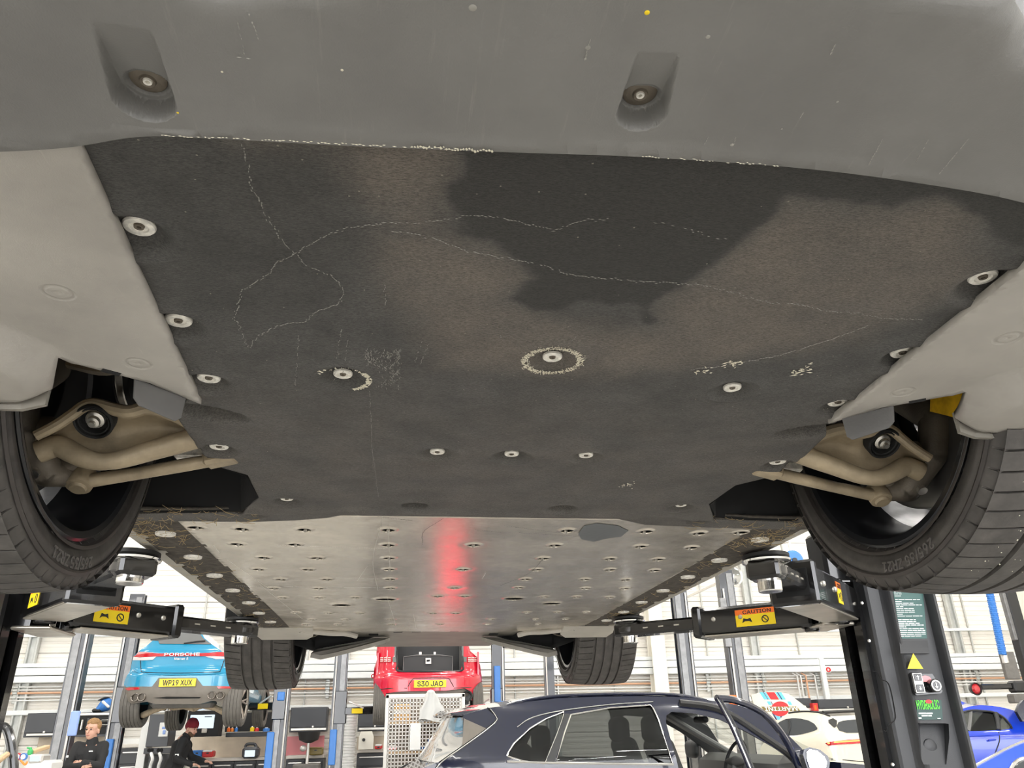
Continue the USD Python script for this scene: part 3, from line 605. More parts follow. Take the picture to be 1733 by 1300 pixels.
# ---- wheels
def make_tyre(c, s, w, R, rimr, grooves, ribs, pitches, shear):
    """Lathed tyre with grooves round it and slots across its shoulder ribs. s: side (+1 right); 'a' runs from the inner to the outer face."""
    h = w/2
    base = [(-h*.86, rimr), (-h*.97, rimr+.012), (-h*1.04, rimr+.035), (-h*1.045, R-.045), (-h*1.0, R-.026), (-h*.95, R-.014), (-h*.88, R-.0055)]
    A = [b[0] for b in base]; Rr = [b[1] for b in base]
    crown = sorted(set(np.round(np.r_[np.linspace(-h*.80, h*.80, 15), [g+d for g, gw in grooves for d in (-gw/2-.001, -gw/2+.0005, gw/2-.0005, gw/2+.001)], [k for r0_, r1_ in ribs for k in (r0_-.002, r0_, r1_, r1_+.002)]], 5)))
    for a in crown: A.append(a); Rr.append(R-.0042*(abs(a)/h/.8)**2.4)
    A += [-b[0] for b in reversed(base)]; Rr += [b[1] for b in reversed(base)]
    A, Rr = np.array(A), np.array(Rr)
    order = np.argsort(A[7:-7])+7; A[7:-7], Rr[7:-7] = A[order], Rr[order]
    for g, gw in grooves: Rr = np.where(np.abs(A-g) < gw/2, Rr-.0075, Rr)
    fr = np.array([0, .44, .452, .548, .56]); th = (np.arange(pitches)[:, None]+fr).ravel()*2*np.pi/pitches
    cut = np.tile([0, 0, 1, 1, 0], pitches)
    inrib = np.zeros(len(A))
    for r0_, r1_ in ribs: inrib = np.maximum(inrib, (A >= r0_-1e-6) & (A <= r1_+1e-6))
    RR = Rr[None, :] - .0065*cut[:, None]*inrib[None, :]
    TT = th[:, None] + shear*np.clip(A, -h*.9, h*.9)[None, :]
    v = np.stack([np.broadcast_to(s*A, RR.shape), RR*np.sin(TT), RR*np.cos(TT)], -1)
    n, k = RR.shape; i, j = np.meshgrid(np.arange(n), np.arange(k-1), indexing='ij'); i2 = (i+1) % n
    q = np.stack([i*k+j, i2*k+j, i2*k+j+1, i*k+j+1], -1).reshape(-1, 4)
    if s < 0: q = q[:, ::-1]
    return trimesh.Trimesh(v.reshape(-1, 3)+np.asarray(c), np.vstack([q[:, [0, 1, 2]], q[:, [0, 2, 3]]]), process=False)


def ring_text(s_, h, c, s, r, a, phi0):
    m = meshkit.text_mesh(s_, h, .0012, True); x, y = m.vertices[:, 0]-np.ptp(m.vertices[:, 0])/2, m.vertices[:, 1]
    m = trimesh.remesh.subdivide_to_size(np.column_stack([x, y, m.vertices[:, 2]]), m.faces, .01); v, f = m[0], m[1]
    ph, rr = phi0+v[:, 0]/r, r+v[:, 1]
    # seen from the car's middle: clockwise
    w = np.column_stack([s*(-a)-s*v[:, 2], -s*np.sin(ph)*rr, np.cos(ph)*rr])
    return trimesh.Trimesh(w+np.asarray(c), f if s > 0 else f, process=False)


def wheel(s, y, w, track, rear_=False):
    c = np.array([CX+s*track, y, ZA]); R, rr = .3595, .272
    g = [(-.046, .009), (0, .009), (.046, .009)] if not rear_ else [(-.066, .008), (-.022, .009), (.022, .009), (.066, .008)]
    lo = .056 if not rear_ else .078
    ty = part(car, 'tyre', make_tyre(c, s, w, R, rr, g, [(-w*.475, -lo), (lo, w*.475)], 66, .35), 'rubber', smooth=25, label='front tyre with slotted shoulder tread' if not rear_ else 'wide rear tyre with four grooves')
    A = lambda a: s*a
    h = w/2
    ax = (s, 0, 0)
    rim = [(rr+.004, -h*.88), (rr+.006, -h*.96), (rr+.001, -h*.985), (rr-.010, -h*.97), (rr-.016, -h*.90), (rr-.020, -h*.80), (rr-.026, -h*.62), (rr-.030, -h*.2)]
    part(ty, 'rim', lathe(rim, c, ax, 72), 'rim', label='black wheel rim barrel')
    part(ty, 'barrel', lathe([(rr-.030, -h*.2), (rr-.031, h*.3), (rr-.036, h*.55), (rr-.022, h*.80), (rr-.002, h*.93)], c, ax, 72), 'rim_grey')
    part(ty, 'wheel_hub', lathe([(.085, h*.52), (.07, h*.45), (1e-5, h*.45)], c, ax, 32), 'rim')
    for k_ in range(5):
        for dk in (-.17, .17):
            q_ = k_*2*math.pi/5+dk; P2 = lambda r_, a_, qq: np.array([c[0]+s*a_, c[1]+r_*math.sin(qq), c[2]+r_*math.cos(qq)])
            part(ty, 'spoke', hull(np.vstack([trimesh.creation.icosphere(1).vertices*.020+P2(.06, h*.5, k_*2*math.pi/5+dk*.5), trimesh.creation.icosphere(1).vertices*.017+P2(.232, h*.66, q_)])), 'rim_grey')
    part(ty, 'sidewall_ring', lathe([(rr+.010, -h*1.012), (rr+.013, -h*1.05), (rr+.016, -h*1.055), (rr+.019, -h*1.053)], c, ax, 90), 'sidewall')
    part(ty, 'bead_band', lathe([(R-.036, -h*1.045), (R-.033, -h*1.053), (R-.028, -h*1.03)], c, ax, 90), 'sidewall')
    if not rear_:
        part(ty, 'sidewall_lettering', ring_text('265/35 ZR21', .017, c, s, .304, h*1.045, math.pi*.97), 'letter', smooth=False, label='raised size lettering 265/35 ZR21')
    an_ = np.radians(np.linspace(-34, 200, 34)); sec = [(.238*math.cos(t), .238*math.sin(t)) for t in an_]+[(.08*math.cos(t), .08*math.sin(t)) for t in an_[::-1]]
    part(ty, 'dust_shield', ext(sec, .004, c+np.array([s*(.012), 0, 0]), (0, 1, 0), (0, 0, 1)), 'liner', smooth=False)
    dr = [(.10, .0), (.195, .0), (.205, .004), (.205, .030), (.195, .034), (.10, .034)]
    part(ty, 'brake_disc', lathe([(a, b+(-.035 if not rear_ else -.02)) for a, b in dr], c, ax, 60), 'disc')
    return ty, c
for s in (-1, 1):
    ty, c = wheel(s, YF, .265, .822)
    grit = []
    for _ in range(170):
        t_, a_ = rng.uniform(math.radians(195), math.radians(300)), rng.uniform(-.09, .12); R_ = .3592-.0042*(abs(a_)/.106)**2.4
        grit.append(ball(c+np.array([s*a_, R_*math.sin(t_), R_*math.cos(t_)]), rng.uniform(.0006, .0015)))
    for g__ in grit: g__.vertices = g__.vertices
    part(ty, 'grit', [trimesh.Trimesh(*(lambda q: (q.vertices, q.faces))(hull(g__.vertices[::9])), process=False) for g__ in grit], 'fray', smooth=False, kind='stuff', label='pale grit stuck in the tread')
    K = lambda a, y, z: np.array([CX+s*a, y, z])
    # yellow caliper on the leading side of the disc
    cal = []
    for t0, t1 in ((-1.9, -1.6), (-1.6, -1.3), (-1.3, -1.02)):
        pts = []
        for t in (t0, t1):
            for r_ in (.125, .222):
                for a in (.735, .815): pts.append(K(a, YF+r_*math.sin(t), ZA+r_*math.cos(t)*-1))
        cal.append(hull(pts))
    part(ty, 'brake_caliper', cat(cal), 'yellow', smooth=20, label='yellow brake caliper')
    # broad dished lower arm: its front flange, its belly and its lower ridge, given on the left and mirrored
    AU = [(60, 738), (95, 720), (122, 702), (142, 688), (160, 684), (190, 692), (220, 697), (252, 690), (292, 700), (322, 714)]
    AM = [(60, 752), (95, 740), (122, 735), (142, 735), (160, 737), (190, 735), (220, 727), (252, 722), (292, 722), (326, 728)]
    AL = [(62, 768), (95, 758), (122, 770), (142, 779), (166, 784), (194, 782), (222, 775), (252, 766), (292, 755), (328, 744)]
    mir = lambda p: np.array([CX+s*(CX-p[0]), p[1], p[2]])
    rows_ = [[mir(ony(*q, y)) for q in row] for row, y in ((AU, 1.170), (AM, 1.225), (AL, 1.215))]
    rows_ = [curve(r_, 40) for r_ in rows_]
    g_ = np.array([[rows_[0][i]*((1-t)*(1-2*t))+rows_[1][i]*(4*t*(1-t))+rows_[2][i]*(t*(2*t-1)) for i in range(40)] for t in np.linspace(0, 1, 9)])
    V_ = g_.reshape(-1, 3); F_ = np.array([[i*40+j, i*40+j+1, (i+1)*40+j+1, (i+1)*40+j] for i in range(8) for j in range(39)])
    F_ = F_ if s < 0 else F_[:, ::-1]
    ar = part(car, 'control_arm', (np.vstack([V_, V_+(0, .016, .012)]), np.vstack([F_, F_[:, ::-1]+len(V_)])), 'cast', smooth=60, label='dusty cast lower control arm')
    part(ar, 'arm_flange', tube(rows_[0], np.linspace(.008, .012, 40), 10), 'cast'); part(ar, 'arm_ridge', tube(rows_[2]+(0, .004, .004), np.r_[np.linspace(.018, .014, 20), np.linspace(.014, .018, 20)], 12), 'cast')
    ring = np.array([0, -.62, -.78])
    bc = mir(ony(159, 713, 1.182))
    part(ar, 'bushing', lathe([(.029, .016), (.0295, -.004), (.0275, -.007), (.0255, -.005), (.0245, .004), (.023, -.003), (.021, -.002), (.020, .008), (.012, .014)], bc, -ring, 32), 'liner')
    part(ar, 'bushing_bolt', lathe([(1e-5, -.012), (.0045, -.012), (.005, -.006), (.009, -.005), (.0095, .001), (.0140, .003), (.0145, .014)], bc, -ring, 20), 'zinc')
    lk = part(car, 'link_arm', [chain([K(.480, 1.295, 1.880), K(.545, 1.30, 1.868), K(.62, 1.30, 1.851), K(.69, 1.295, 1.836)], [.0105, .0115, .0105, .012], 2)], 'cast', smooth=60, label='slim dusty link arm')
    part(lk, 'ball_joint', lathe([(1e-5, -.014), (.012, -.014), (.0135, -.009), (.0195, -.008), (.021, -.001), (.020, .022), (.012, .03)], K(.703, 1.295, 1.832), (0, .35, .93), 28), 'cast', smooth=30)
    part(lk, 'joint_boot', lathe([(.014, .02), (.024, .026), (.023, .045), (.012, .06)], K(.703, 1.295, 1.836), (0, .3, .95), 20), 'liner')
    part(lk, 'clevis', [beam(K(.46, 1.29, 1.886), K(.515, 1.30, 1.876), .034, .026, .006)], 'cast')
    kn = part(car, 'wheel_knuckle', [chain([K(.775, 1.25, 2.02), K(.785, 1.20, 1.955), K(.770, 1.215, 1.890), K(.745, 1.27, 1.842), K(.72, 1.30, 1.845)], [.036, .030, .025, .024, .018], 2), chain([K(.77, 1.22, 1.89), K(.74, 1.235, 1.90)], [.024, .022], 2),
                                     chain([K(.745, 1.27, 1.842), K(.66, 1.34, 1.90)], [.018, .014], 2)], 'cast_dark', smooth=60, label='dull brown wheel knuckle')
    part(kn, 'knuckle_bolt', [cyl(K(.752, 1.248, 1.840), K(.752, 1.240, 1.828), .009, 12)], 'steel')
    ds = part(car, 'drive_shaft', tube([K(.30, 1.30, 2.05), K(.55, 1.28, 2.03), K(.66, 1.27, 2.015)], .016, 12), 'cast_dark')
    part(ds, 'shaft_boot', lathe([(.020, 0), (.032, .012), (.030, .022), (.042, .032), (.039, .043), (.052, .054), (.050, .066), (.060, .076), (.060, .10)], K(.56, 1.275, 2.022), (s, 0, -.05), 28), 'liner')
    part(ds, 'boot_clamp', lathe([(.0612, .084), (.0625, .086), (.0625, .094), (.0612, .096)], K(.56, 1.275, 2.022), (s, 0, -.05), 28), 'steel')
    part(car, 'anti_roll_bar', tube(curve([K(.49, 1.05, 1.965), K(.55, 1.06, 1.950), K(.62, 1.10, 1.948), K(.69, 1.14, 1.975)], 16), .009, 10), 'cast_dark')
    part(car, 'bracket', [box(K(.545, 1.325, 1.902), (.055, .02, .03), bev=.004), box(K(.512, 1.335, 1.905), (.02, .025, .025), bev=.004)], 'washer')
    # wheel well: arch, its inner side and its rear wall
    t = np.linspace(math.radians(-16), math.radians(196), 30); R = .43
    arc = [(YF+R*math.cos(a), ZA+R*math.sin(a)) for a in t]
    arc2 = [(YF+(R+.02)*math.cos(a), ZA+(R+.02)*math.sin(a)) for a in t]
    part(car, 'wheel_liner', ext(arc+arc2[::-1], (.56 if s > 0 else -.56), (CX+s*.41, 0, 0), (0, 1, 0), (0, 0, 1)), 'liner', smooth=40, label='black wheel arch liner')
    for bb in (box(K(.385, 1.28, 2.19), (.02, .85, .56)), box(K(.64, 1.655, 2.0), (.50, .02, .23)), box(K(.64, .885, 2.07), (.5, .012, .33))): part(car, 'well_wall', bb, 'liner')
    # felt wall of the notch behind the arm, curling up from the tray's edge
    nw = [K(.515, 1.30, ZB), K(.46, 1.375, ZB), K(.462, 1.52, ZB), K(.512, 1.615, ZB), K(.60, 1.635, ZB), K(.72, 1.64, ZB)]
    nv = np.array(nw); 
    q = np.vstack([nv, nv+(s*.02, .0, .16)]); k = len(nw); F = [[i, i+1, k+i+1, k+i] for i in range(k-1)]
    part(car, 'notch_wall', (np.vstack([q, q+(0, .008, 0)]), np.vstack([np.array(F), np.array(F)[:, ::-1]+2*k])), 'liner', smooth=False)
    wheel(s, YR, .300, .832, True)

# ---- the rear: tray, arms' covers, dark cavities
tray2 = poly([(-.27, 3.78), (.58, 3.79), (.56, 4.30), (.50, 4.62), (-.14, 4.62), (-.22, 4.30)])
slots = [Z((560+x/5.2, 1050+y/5.2), ZB) for x, y in ((590, 126), (752, 124), (1088, 122), (1250, 119), (375, 153), (1432, 147))]
rt_ = part(car, 'rear_tray', under_sheet(tray2, lambda x, y: ZB+.004+.012*sstep(y, 3.80, 3.86)+.0*x, .03, thick=.01), 'cover_dark', smooth=True, label='dull grey tray between the rear wheels')
for c in slots: part(rt_, 'vent_slot', box((c[0], c[1], ZB+.015), (.045, .05, .006), bev=.002), 'hole')
for s in (-1, 1):
    K = lambda a, y, z: np.array([CX+s*a, y, z])
    up_ = lambda a, z, y: (a*(1+0*y), y, 1.45+(z-1.45)*y/4.0)
    pts = [up_(.231, 1.857, 4.10), up_(.33, 1.852, 4.14), up_(.43, 1.850, 4.16), up_(.547, 1.842, 4.18), up_(.600, 1.800, 4.12), (.603, 4.0, 1.786), (.552, 3.98, 1.774), (.473, 3.96, 1.788), (.324, 3.98, 1.826), (.25, 4.02, 1.850)]
    v = np.array([K(*p) for p in pts]); ctr = v.mean(0)
    n = len(v); V = np.vstack([v, v+(0, .012, .02)]); F = [[i, (i+1) % n, n+(i+1) % n, n+i] for i in range(n)]
    tri = [[0, i, i+1] for i in range(1, n-1)]; tri += [[n, n+i+1, n+i] for i in range(1, n-1)]
    for a, b, c_, d_ in F: tri += [[a, c_, b], [a, d_, c_]]
    cv = part(car, 'arm_cover', (V, np.array(tri)), 'cover', smooth=False, label='pale wing-shaped cover under the rear suspension arm')
    for f_ in (.25, .42, .6, .8):
        p = K(.27+.32*f_, 4.045+.02*f_, 1.850-.038*f_-.004); part(cv, 'slot', box(p, (.022, .03, .006), [[1, 0, 0], [0, .9, -.43], [0, .43, .9]], .002), 'hole')
    part(car, 'rear_arm', [chain([K(.30, 4.12, 1.93), K(.45, 4.16, 1.90), K(.60, 4.16, 1.88), K(.70, 4.163, 1.90)], [.035, .045, .05, .04], 2)], 'liner', smooth=60, label='black rear suspension arm')
    part(car, 'flap_ring', tube([K(.62+.075*math.cos(t), 3.93, 1.92+.05*math.sin(t)) for t in np.linspace(0, 2*math.pi, 24)], .004, 6, False), 'cast_dark')
    part(car, 'edge_strip', tube(curve([K(.62, 3.66, ZB-.002), K(.50, 3.75, ZB-.006), K(.43, 3.79, ZB-.004), K(.38, 3.82, ZB-.012)], 14), .012, 8), 'cover', label='pale plate edge strip')
    part(car, 'rear_well', [box(K(.40, 4.2, 2.15), (.02, .9, .5)), box(K(.68, 3.72, 2.05), (.55, .02, .34)), box(K(.68, 4.62, 2.05), (.55, .02, .34))], 'liner')
# ---- the body above, seen only from the side
def section(y, hw, z0, z1, top):
    return [(CX-hw, y, z0), (CX-hw*1.0, y, z0+.25), (CX-hw*.97, y, z0+.55), (CX-hw*.72, y, z1), (CX, y, z1+top), (CX+hw*.72, y, z1), (CX+hw*.97, y, z0+.55), (CX+hw, y, z0+.25), (CX+hw, y, z0), (CX, y, z0)]
S = [section(*a) for a in ((.37, .42, 1.90, 2.25, .03), (.42, .62, 1.89, 2.38, .03), (.52, .82, 1.89, 2.48, .04), (.76, .95, 1.90, 2.58, .04), (.80, .95, 2.45, 2.60, .04), (1.7, .97, 2.45, 2.75, .04), (1.74, .97, 2.0, 2.76, .04), (2.3, .96, 2.0, 3.05, .06), (3.0, .96, 2.0, 3.12, .06), (3.62, .97, 2.0, 3.05, .06), (3.66, .98, 2.45, 3.04, .06), (4.64, .98, 2.45, 2.82, .05), (4.68, .95, 1.98, 2.8, .05), (5.2, .85, 2.05, 2.7, .04))]
V = np.array(S).reshape(-1, 3); m_, n_ = len(S), 10
F = [[i*n_+j, i*n_+(j+1) % n_, (i+1)*n_+(j+1) % n_, (i+1)*n_+j] for i in range(m_-1) for j in range(n_)]
T = []
for a, b, c_, d_ in F: T += [[a, b, c_], [a, c_, d_]]
T += [[0, j+1, j] for j in range(1, n_-1)] + [[(m_-1)*n_, (m_-1)*n_+j, (m_-1)*n_+j+1] for j in range(1, n_-1)]
part(car, 'body_shell', (V, np.array(T)[:, ::-1]), 'body_grey', smooth=40)
part(car, 'underbody_pan', [box((CX, 2.7, ZB+.11), (1.3, 2.3, .02)), box((CX, 1.1, 1.99), (.76, 1.2, .02)), box((CX, 4.2, 2.1), (.78, 1.0, .02))], 'liner')
# ================================================================ the two-post lift that carries the car
PLX, PRX, PY = -1.19, 1.585, 2.60        # inner faces of the posts, and their front


def sticker(parent, p, ex, ey, w, h, words=True):
    """Yellow caution sticker with an orange head strip, lying on a face; p is its middle, ex and ey its directions."""
    ex, ey = np.asarray(ex, float), np.asarray(ey, float); n = np.cross(ex, ey)
    sq = lambda x0, x1, y0, y1, d: ext([(x0, y0), (x1, y0), (x1, y1), (x0, y1)], .0008, np.asarray(p)+n*d, ex, ey)
    st = part(parent, 'caution_sticker', sq(-w/2, w/2, -h/2, h*.18, 0), 'sticker_yellow', smooth=False, label='yellow caution sticker with orange head strip')
    OFFSUB = st
    if words: part(parent, 'sticker_head', sq(-w/2, w/2, h*.18, h/2, 0), 'sticker_orange', smooth=False)
    else: part(parent, 'sticker_head', sq(-w/2, w/2, h*.18, h/2, 0), 'sticker_orange', smooth=False)
    if words:
        part(parent, 'sticker_word', text('CAUTION', h*.20, np.asarray(p)+n*.0008+ey*h*.23-ex*w*.30, ex, ey, .0005, True, width=w*.72), 'print_black', smooth=False)
        part(parent, 'sticker_sign', ext(Point(w*.25, -h*.16).buffer(h*.22).difference(Point(w*.25, -h*.16).buffer(h*.16)).union(LineString([(w*.25-h*.13, -h*.16+h*.13), (w*.25+h*.13, -h*.16-h*.13)]).buffer(h*.025)), .0005, np.asarray(p)+n*.0008, ex, ey), 'print_black', smooth=False)
        part(parent, 'sticker_sign', ext(Polygon([(-w*.34, -h*.30), (-w*.30, -h*.02), (-w*.2, -h*.08), (-w*.12, -h*.02), (-w*.08, -h*.30), (-w*.16, -h*.2), (-w*.27, -h*.2)]), .0005, np.asarray(p)+n*.0008, ex, ey), 'print_black', smooth=False)


def pad(arm, c, top, stem):
    """Rubber-topped lifting pad on a threaded chrome stem; c is its foot on the arm."""
    x, y, z = c
    L = lambda pr: lathe(pr, (x, y, 0), (0, 0, 1), 36)
    part(arm, 'pad_rubber', L([(1e-5, top-.014), (.058, top-.014), (.062, top-.010), (.062, top-.002), (.058, top), (1e-5, top)]), 'pad_rubber')
    part(arm, 'pad_flange', L([(.02, top-.034), (.050, top-.030), (.064, top-.022), (.066, top-.017), (.060, top-.014), (1e-5, top-.014)]), 'chrome')
    part(arm, 'pad_stem', L([(1e-5, z-stem), (.030, z-stem), (.032, z-stem+.003), (.032, z-.014), (.026, z-.012), (.026, top-.034)]), 'chrome')
    part(arm, 'pad_collar', L([(.030, z-.014), (.048, z-.014), (.052, z-.010), (.052, z+.008), (.048, z+.012), (.030, z+.012)]), 'lift_black')


def post(name, label, s, x_in):
    """s: +1 for the post on the right. The channel opens inwards, towards the car."""
    w, d = .33 if s < 0 else .255, .15
    t = thing(name, label, 'vehicle lift', (x_in+s*w/2, PY+d/2, 0), None)
    X = lambda a: x_in+s*a
    ch = [(X(0), PY), (X(w), PY), (X(w), PY+d), (X(0), PY+d), (X(0), PY+d-.04), (X(.02), PY+d-.04), (X(.02), PY+d-.02), (X(w-.02), PY+d-.02), (X(w-.02), PY+.02), (X(.02), PY+.02), (X(.02), PY+.05), (X(0), PY+.05)]
    part(t, 'column', ext(ch, 3.9, (0, 0, .02)), 'lift_black', smooth=False)
    part(t, 'base_plate', box((X(w/2), PY+d/2, .012), (.6, .55, .024), bev=.006), 'lift_black')
    cr = part(t, 'carriage', box((X(-.01), PY+.10, 1.93), (.12, .12, .34), bev=.012), 'lift_black')
    part(cr, 'hinge_plate', box((X(-.09), PY+.12, 1.905), (.16, .26, .018), bev=.006), 'lift_black')
    part(cr, 'hinge_plate', box((X(-.07), PY+.12, 1.765), (.12, .20, .012), bev=.005), 'arm_under')
    return t, X


def arm(t, piv, end, hs, hi, split, top, stem, sides, sw):
    """A telescopic arm from its hinge pin to its pad: outer sleeve, inner bar, pad."""
    piv, end = np.array(piv, float), np.array(end, float); d = (end-piv); L = np.linalg.norm(d[:2]); d = d/np.linalg.norm(d)
    n = np.array([d[1], -d[0], 0]); n = n if n[1] < 0 else -n; n /= np.linalg.norm(n)
    m = piv+d*np.linalg.norm(end-piv)*split
    a = part(t, 'arm', beam(piv-d*.02, m, .125, hs, .010), 'lift_black', smooth=20, label='black telescopic lift arm')
    u = np.array([0, 0, 1.])
    part(a, 'sleeve_rim', beam(m-d*.035, m+d*.002, .142, hs+.018, .008), 'lift_black')
    part(a, 'sleeve_mouth', beam(m+d*.0025, m+d*.004, .098, hs-.03, .004), 'hole')
    part(a, 'under_plate', beam(piv+d*.02-u*(hs/2+.004), m-d*.04-u*(hs/2+.004), .118, .006, .002), 'arm_under', label='bare metal wear plate under the arm')
    i0, i1 = m-d*.1, end+d*.055
    ib = part(a, 'inner_bar', beam(i0, i1, .088, hi, .008), 'lift_black')
    part(a, 'end_boss', cyl(end-u*(hi/2), end+u*(hi/2), .046, 28, bev=.006), 'lift_black')
    part(a, 'hinge_pin', cyl(piv-u*(hs/2+.014), piv+u*(hs/2+.03), .026, 18, bev=.004), 'lift_black')
    for f_ in (.55, .8):
        p = piv+(m-piv)*f_+n*.063+u*hs*.05; part(a, 'bolt', lathe([(1e-5, .006), (.006, .006), (.0085, .003), (.009, 0)], p, n, 12), 'zinc')
    for k in range(3):
        p = m+(end-m)*(.25+.22*k)+n*.0445; part(a, 'notch_mark', box(p, (.022, .004, .005), np.stack([d*[1, 1, 0]/np.linalg.norm(d[:2]), n, u], 1)), 'zinc')
    pad(a, end, top, stem)
    if sides:
        p = piv+(m-piv)*sides+n*.0632; ex = np.array([-n[1], n[0], 0]); ex = ex if ex[0] > 0 else -ex
        ex = np.cross(u, n) 
        sticker(a, p, ex, u, sw, hs*.62)
    return a


tl, XL = post('lift_post', 'black lift post at the left edge, carrying the arms under the left sill', -1, PLX)
arm(tl, (PLX+.10, 2.62, 1.838), (-.665, 2.03, 1.832), .096, .044, .66, 1.873, .037, .26, .10)
arm(tl, (PLX+.12, 2.74, 1.828), (-.622, 3.26, 1.825), .096, .046, .55, 1.873, .05, .30, .12)
part(tl, 'cable_cover', box((PLX-.02, PY-.03, 1.2), (.05, .05, 2.2), bev=.012), 'lift_satin')
for z in (1.62, 1.80): part(tl, 'bolt', lathe([(1e-5, .005), (.006, .005), (.008, .002), (.008, 0)], (PLX-.10, PY, z), (0, -1, 0), 12), 'zinc')

tr, XR = post('lift_post', 'black lift post with control console and green HYDRAULIC label, right of the car', 1, PRX)
arm(tr, (PRX-.07, 2.60, 1.828), (.978, 2.00, 1.824), .108, .046, .72, 1.872, .052, .46, .06)
arm(tr, (PRX-.11, 2.74, 1.812), (.945, 3.26, 1.818), .098, .050, .58, 1.872, .052, .42, .15)
YCN = 2.525
Q = lambda px, py, y=YCN: ony(px, py, y)
xa, xb = 1.600, 1.850                       # the console casing on the post's front
prof = [(xa, PY), (xa, PY-.035), (xa+.008, PY-.042), (xa+.046, PY-.046), (xa+.054, PY-.055), (xa+.060, PY-.074), (xa+.066, PY-.080), (xa+.072, PY-.078), (xa+.078, YCN), (xb-.056, YCN), (xb-.050, YCN-.024), (xb-.044, YCN-.032), (xb-.034, YCN-.030), (xb-.020, YCN-.010), (xb-.008, YCN+.03), (xb, PY)]
import manifold3d as m3
def to_m3(m): m = trimesh.Trimesh(m.vertices, m.faces, process=True); return m3.Manifold(m3.Mesh(np.asarray(m.vertices, np.float32), np.asarray(m.faces, np.uint32)))
pk = [(1553, 1224), (1600, 1224), (1603, 1294), (1557, 1294)]
fr_q = [Q(*p, YCN-.006) for p in pk]; bk_q = [Q(*p, YCN+d_) for p, d_ in zip(pk, (.036, .036, .004, .004))]
pocket = hull(fr_q+[q+(0, -.06, 0) for q in fr_q]+[q+((.006 if i in (0, 3) else -.006), 0, (-.004 if i < 2 else .0)) for i, q in enumerate(bk_q)])
cm_ = to_m3(ext(prof, 3.1-.35, (0, 0, .35))) - to_m3(pocket)
cs = part(tr, 'console', cm_, 'console', smooth=28, label='dark grey moulded console casing')
def quad(name, pts, mat, d=.0015, y=YCN, lab=None, parent=None):
    v = [Q(*p, y) for p in pts]; return part(parent or cs, name, ext([(p[0], p[2]) for p in v], d, (0, y, 0), (1, 0, 0), (0, 0, 1)), mat, smooth=False, label=lab)
lb = quad('instruction_label', [(1509, 985), (1560, 985), (1568.5, 1081), (1523, 1081)], 'green_label', lab='dark green instruction label with lines of small white print')
rr_ = np.random.default_rng(3)
py = 990.; lines = []
while py < 1079:
    t = (py-985)/96; xl = 1510.5+t*14; w_ = rr_.choice([44, 42, 30, 38, 12, 44, 22]); blank = rr_.random() < .12
    if not blank:
        a, b = Q(xl, py, YCN-.0016), Q(min(xl+w_, 1559+t*8), py, YCN-.0016)
        xs = a[0]
        while xs < b[0]-.004:
            L = rr_.uniform(.008, .028); lines.append(box((min(xs+L, b[0])/2+xs/2, YCN-.0017, a[2]), (min(L, b[0]-xs), .0006, .0024))); xs += L+.003
    py += 3.1
part(lb, 'print_line', lines, 'print_white', smooth=False, kind='stuff')
part(cs, 'console_step', hull([Q(*p, y) for p, y in (((1522, 1084), YCN), ((1570, 1084), YCN), ((1524, 1106), YCN), ((1573, 1106), YCN), ((1524, 1106), YCN-.014), ((1573, 1106), YCN-.014))]), 'console', smooth=False)
qa = [(1545, 1106), (1535.5, 1132), (1562, 1132)]
tri = quad('warning_sign', qa, 'sticker_yellow', y=YCN-.016, d=.002, lab='yellow triangle with a lightning flash')
c0 = Q(1546.5, 1121.5, YCN-.0165)
part(tri, 'flash', ext([(-.002, .018), (.004, .018), (.001, .004), (.006, .005), (.001, -.010), (.004, -.009), (-.001, -.018), (-.004, -.008), (-.001, -.009), (-.003, .001), (-.006, .000)], .0012, c0, (1, 0, 0), (0, 0, 1)), 'print_black', smooth=False)
bp = quad('button_panel', [(1537, 1141), (1575, 1141), (1592, 1170), (1589, 1174), (1548, 1177), (1543, 1172)], 'lift_black', d=.010, y=YCN-.006)
OB = Q(1551, 1156, YCN-.022)
rs_ = part(bp, 'rocker_switch', box(OB, (.036, .024, .064), None, .005), 'lift_black')
part(rs_, 'rocker_outline', ext(Polygon([(-.016, -.030), (.016, -.030), (.016, .030), (-.016, .030)], [[(-.0135, -.0275), (-.0135, .0275), (.0135, .0275), (.0135, -.0275)]]).union(Polygon([(-.016, -.006), (.016, -.006), (.016, .006), (-.016, .006)])), .001, OB+(0, -.012, 0), (1, 0, 0), (0, 0, 1)), 'print_white', smooth=False)
for k, sg in ((1, 1), (-1, -1)):
    part(bp, 'switch_key', box(OB+(0, -.0122, .0165*k), (.025, .003, .019), bev=.001), 'lift_black')
    part(bp, 'arrow', ext([(-.0015, -.007*sg), (.0015, -.007*sg), (.0015, .001*sg), (.005, .001*sg), (0, .007*sg), (-.005, .001*sg), (-.0015, .001*sg)], .001, OB+(0, -.0139, .0165*k), (1, 0, 0), (0, 0, 1)), 'print_white', smooth=False)
oc = Q(1566, 1149, YCN-.0165); part(bp, 'maker_badge', ext(Polygon([(.019*math.cos(t), .0095*math.sin(t)) for t in np.linspace(0, 6.28, 24)[:-1]]), .002, oc, (1, 0, 0), (0, 0, 1)), 'pink_print', smooth=False)
oc = Q(1577, 1161, YCN-.016); kb = part(bp, 'round_button', cyl(oc, oc+(0, -.024, 0), .0205, 28, bev=.003), 'lift_black')
part(kb, 'button_ring', lathe([(.013, .0246), (.0165, .0250), (.0175, .0244)], oc, (0, -1, 0), 28), 'print_white')
part(kb, 'button_arrow', ext([(-.0015, .009), (.0015, .009), (.0015, -.002), (.006, -.002), (0, -.009), (-.006, -.002), (-.0015, -.002)], .001, oc+(0, -.0242, 0), (1, 0, 0), (0, 0, 1)), 'print_white', smooth=False)
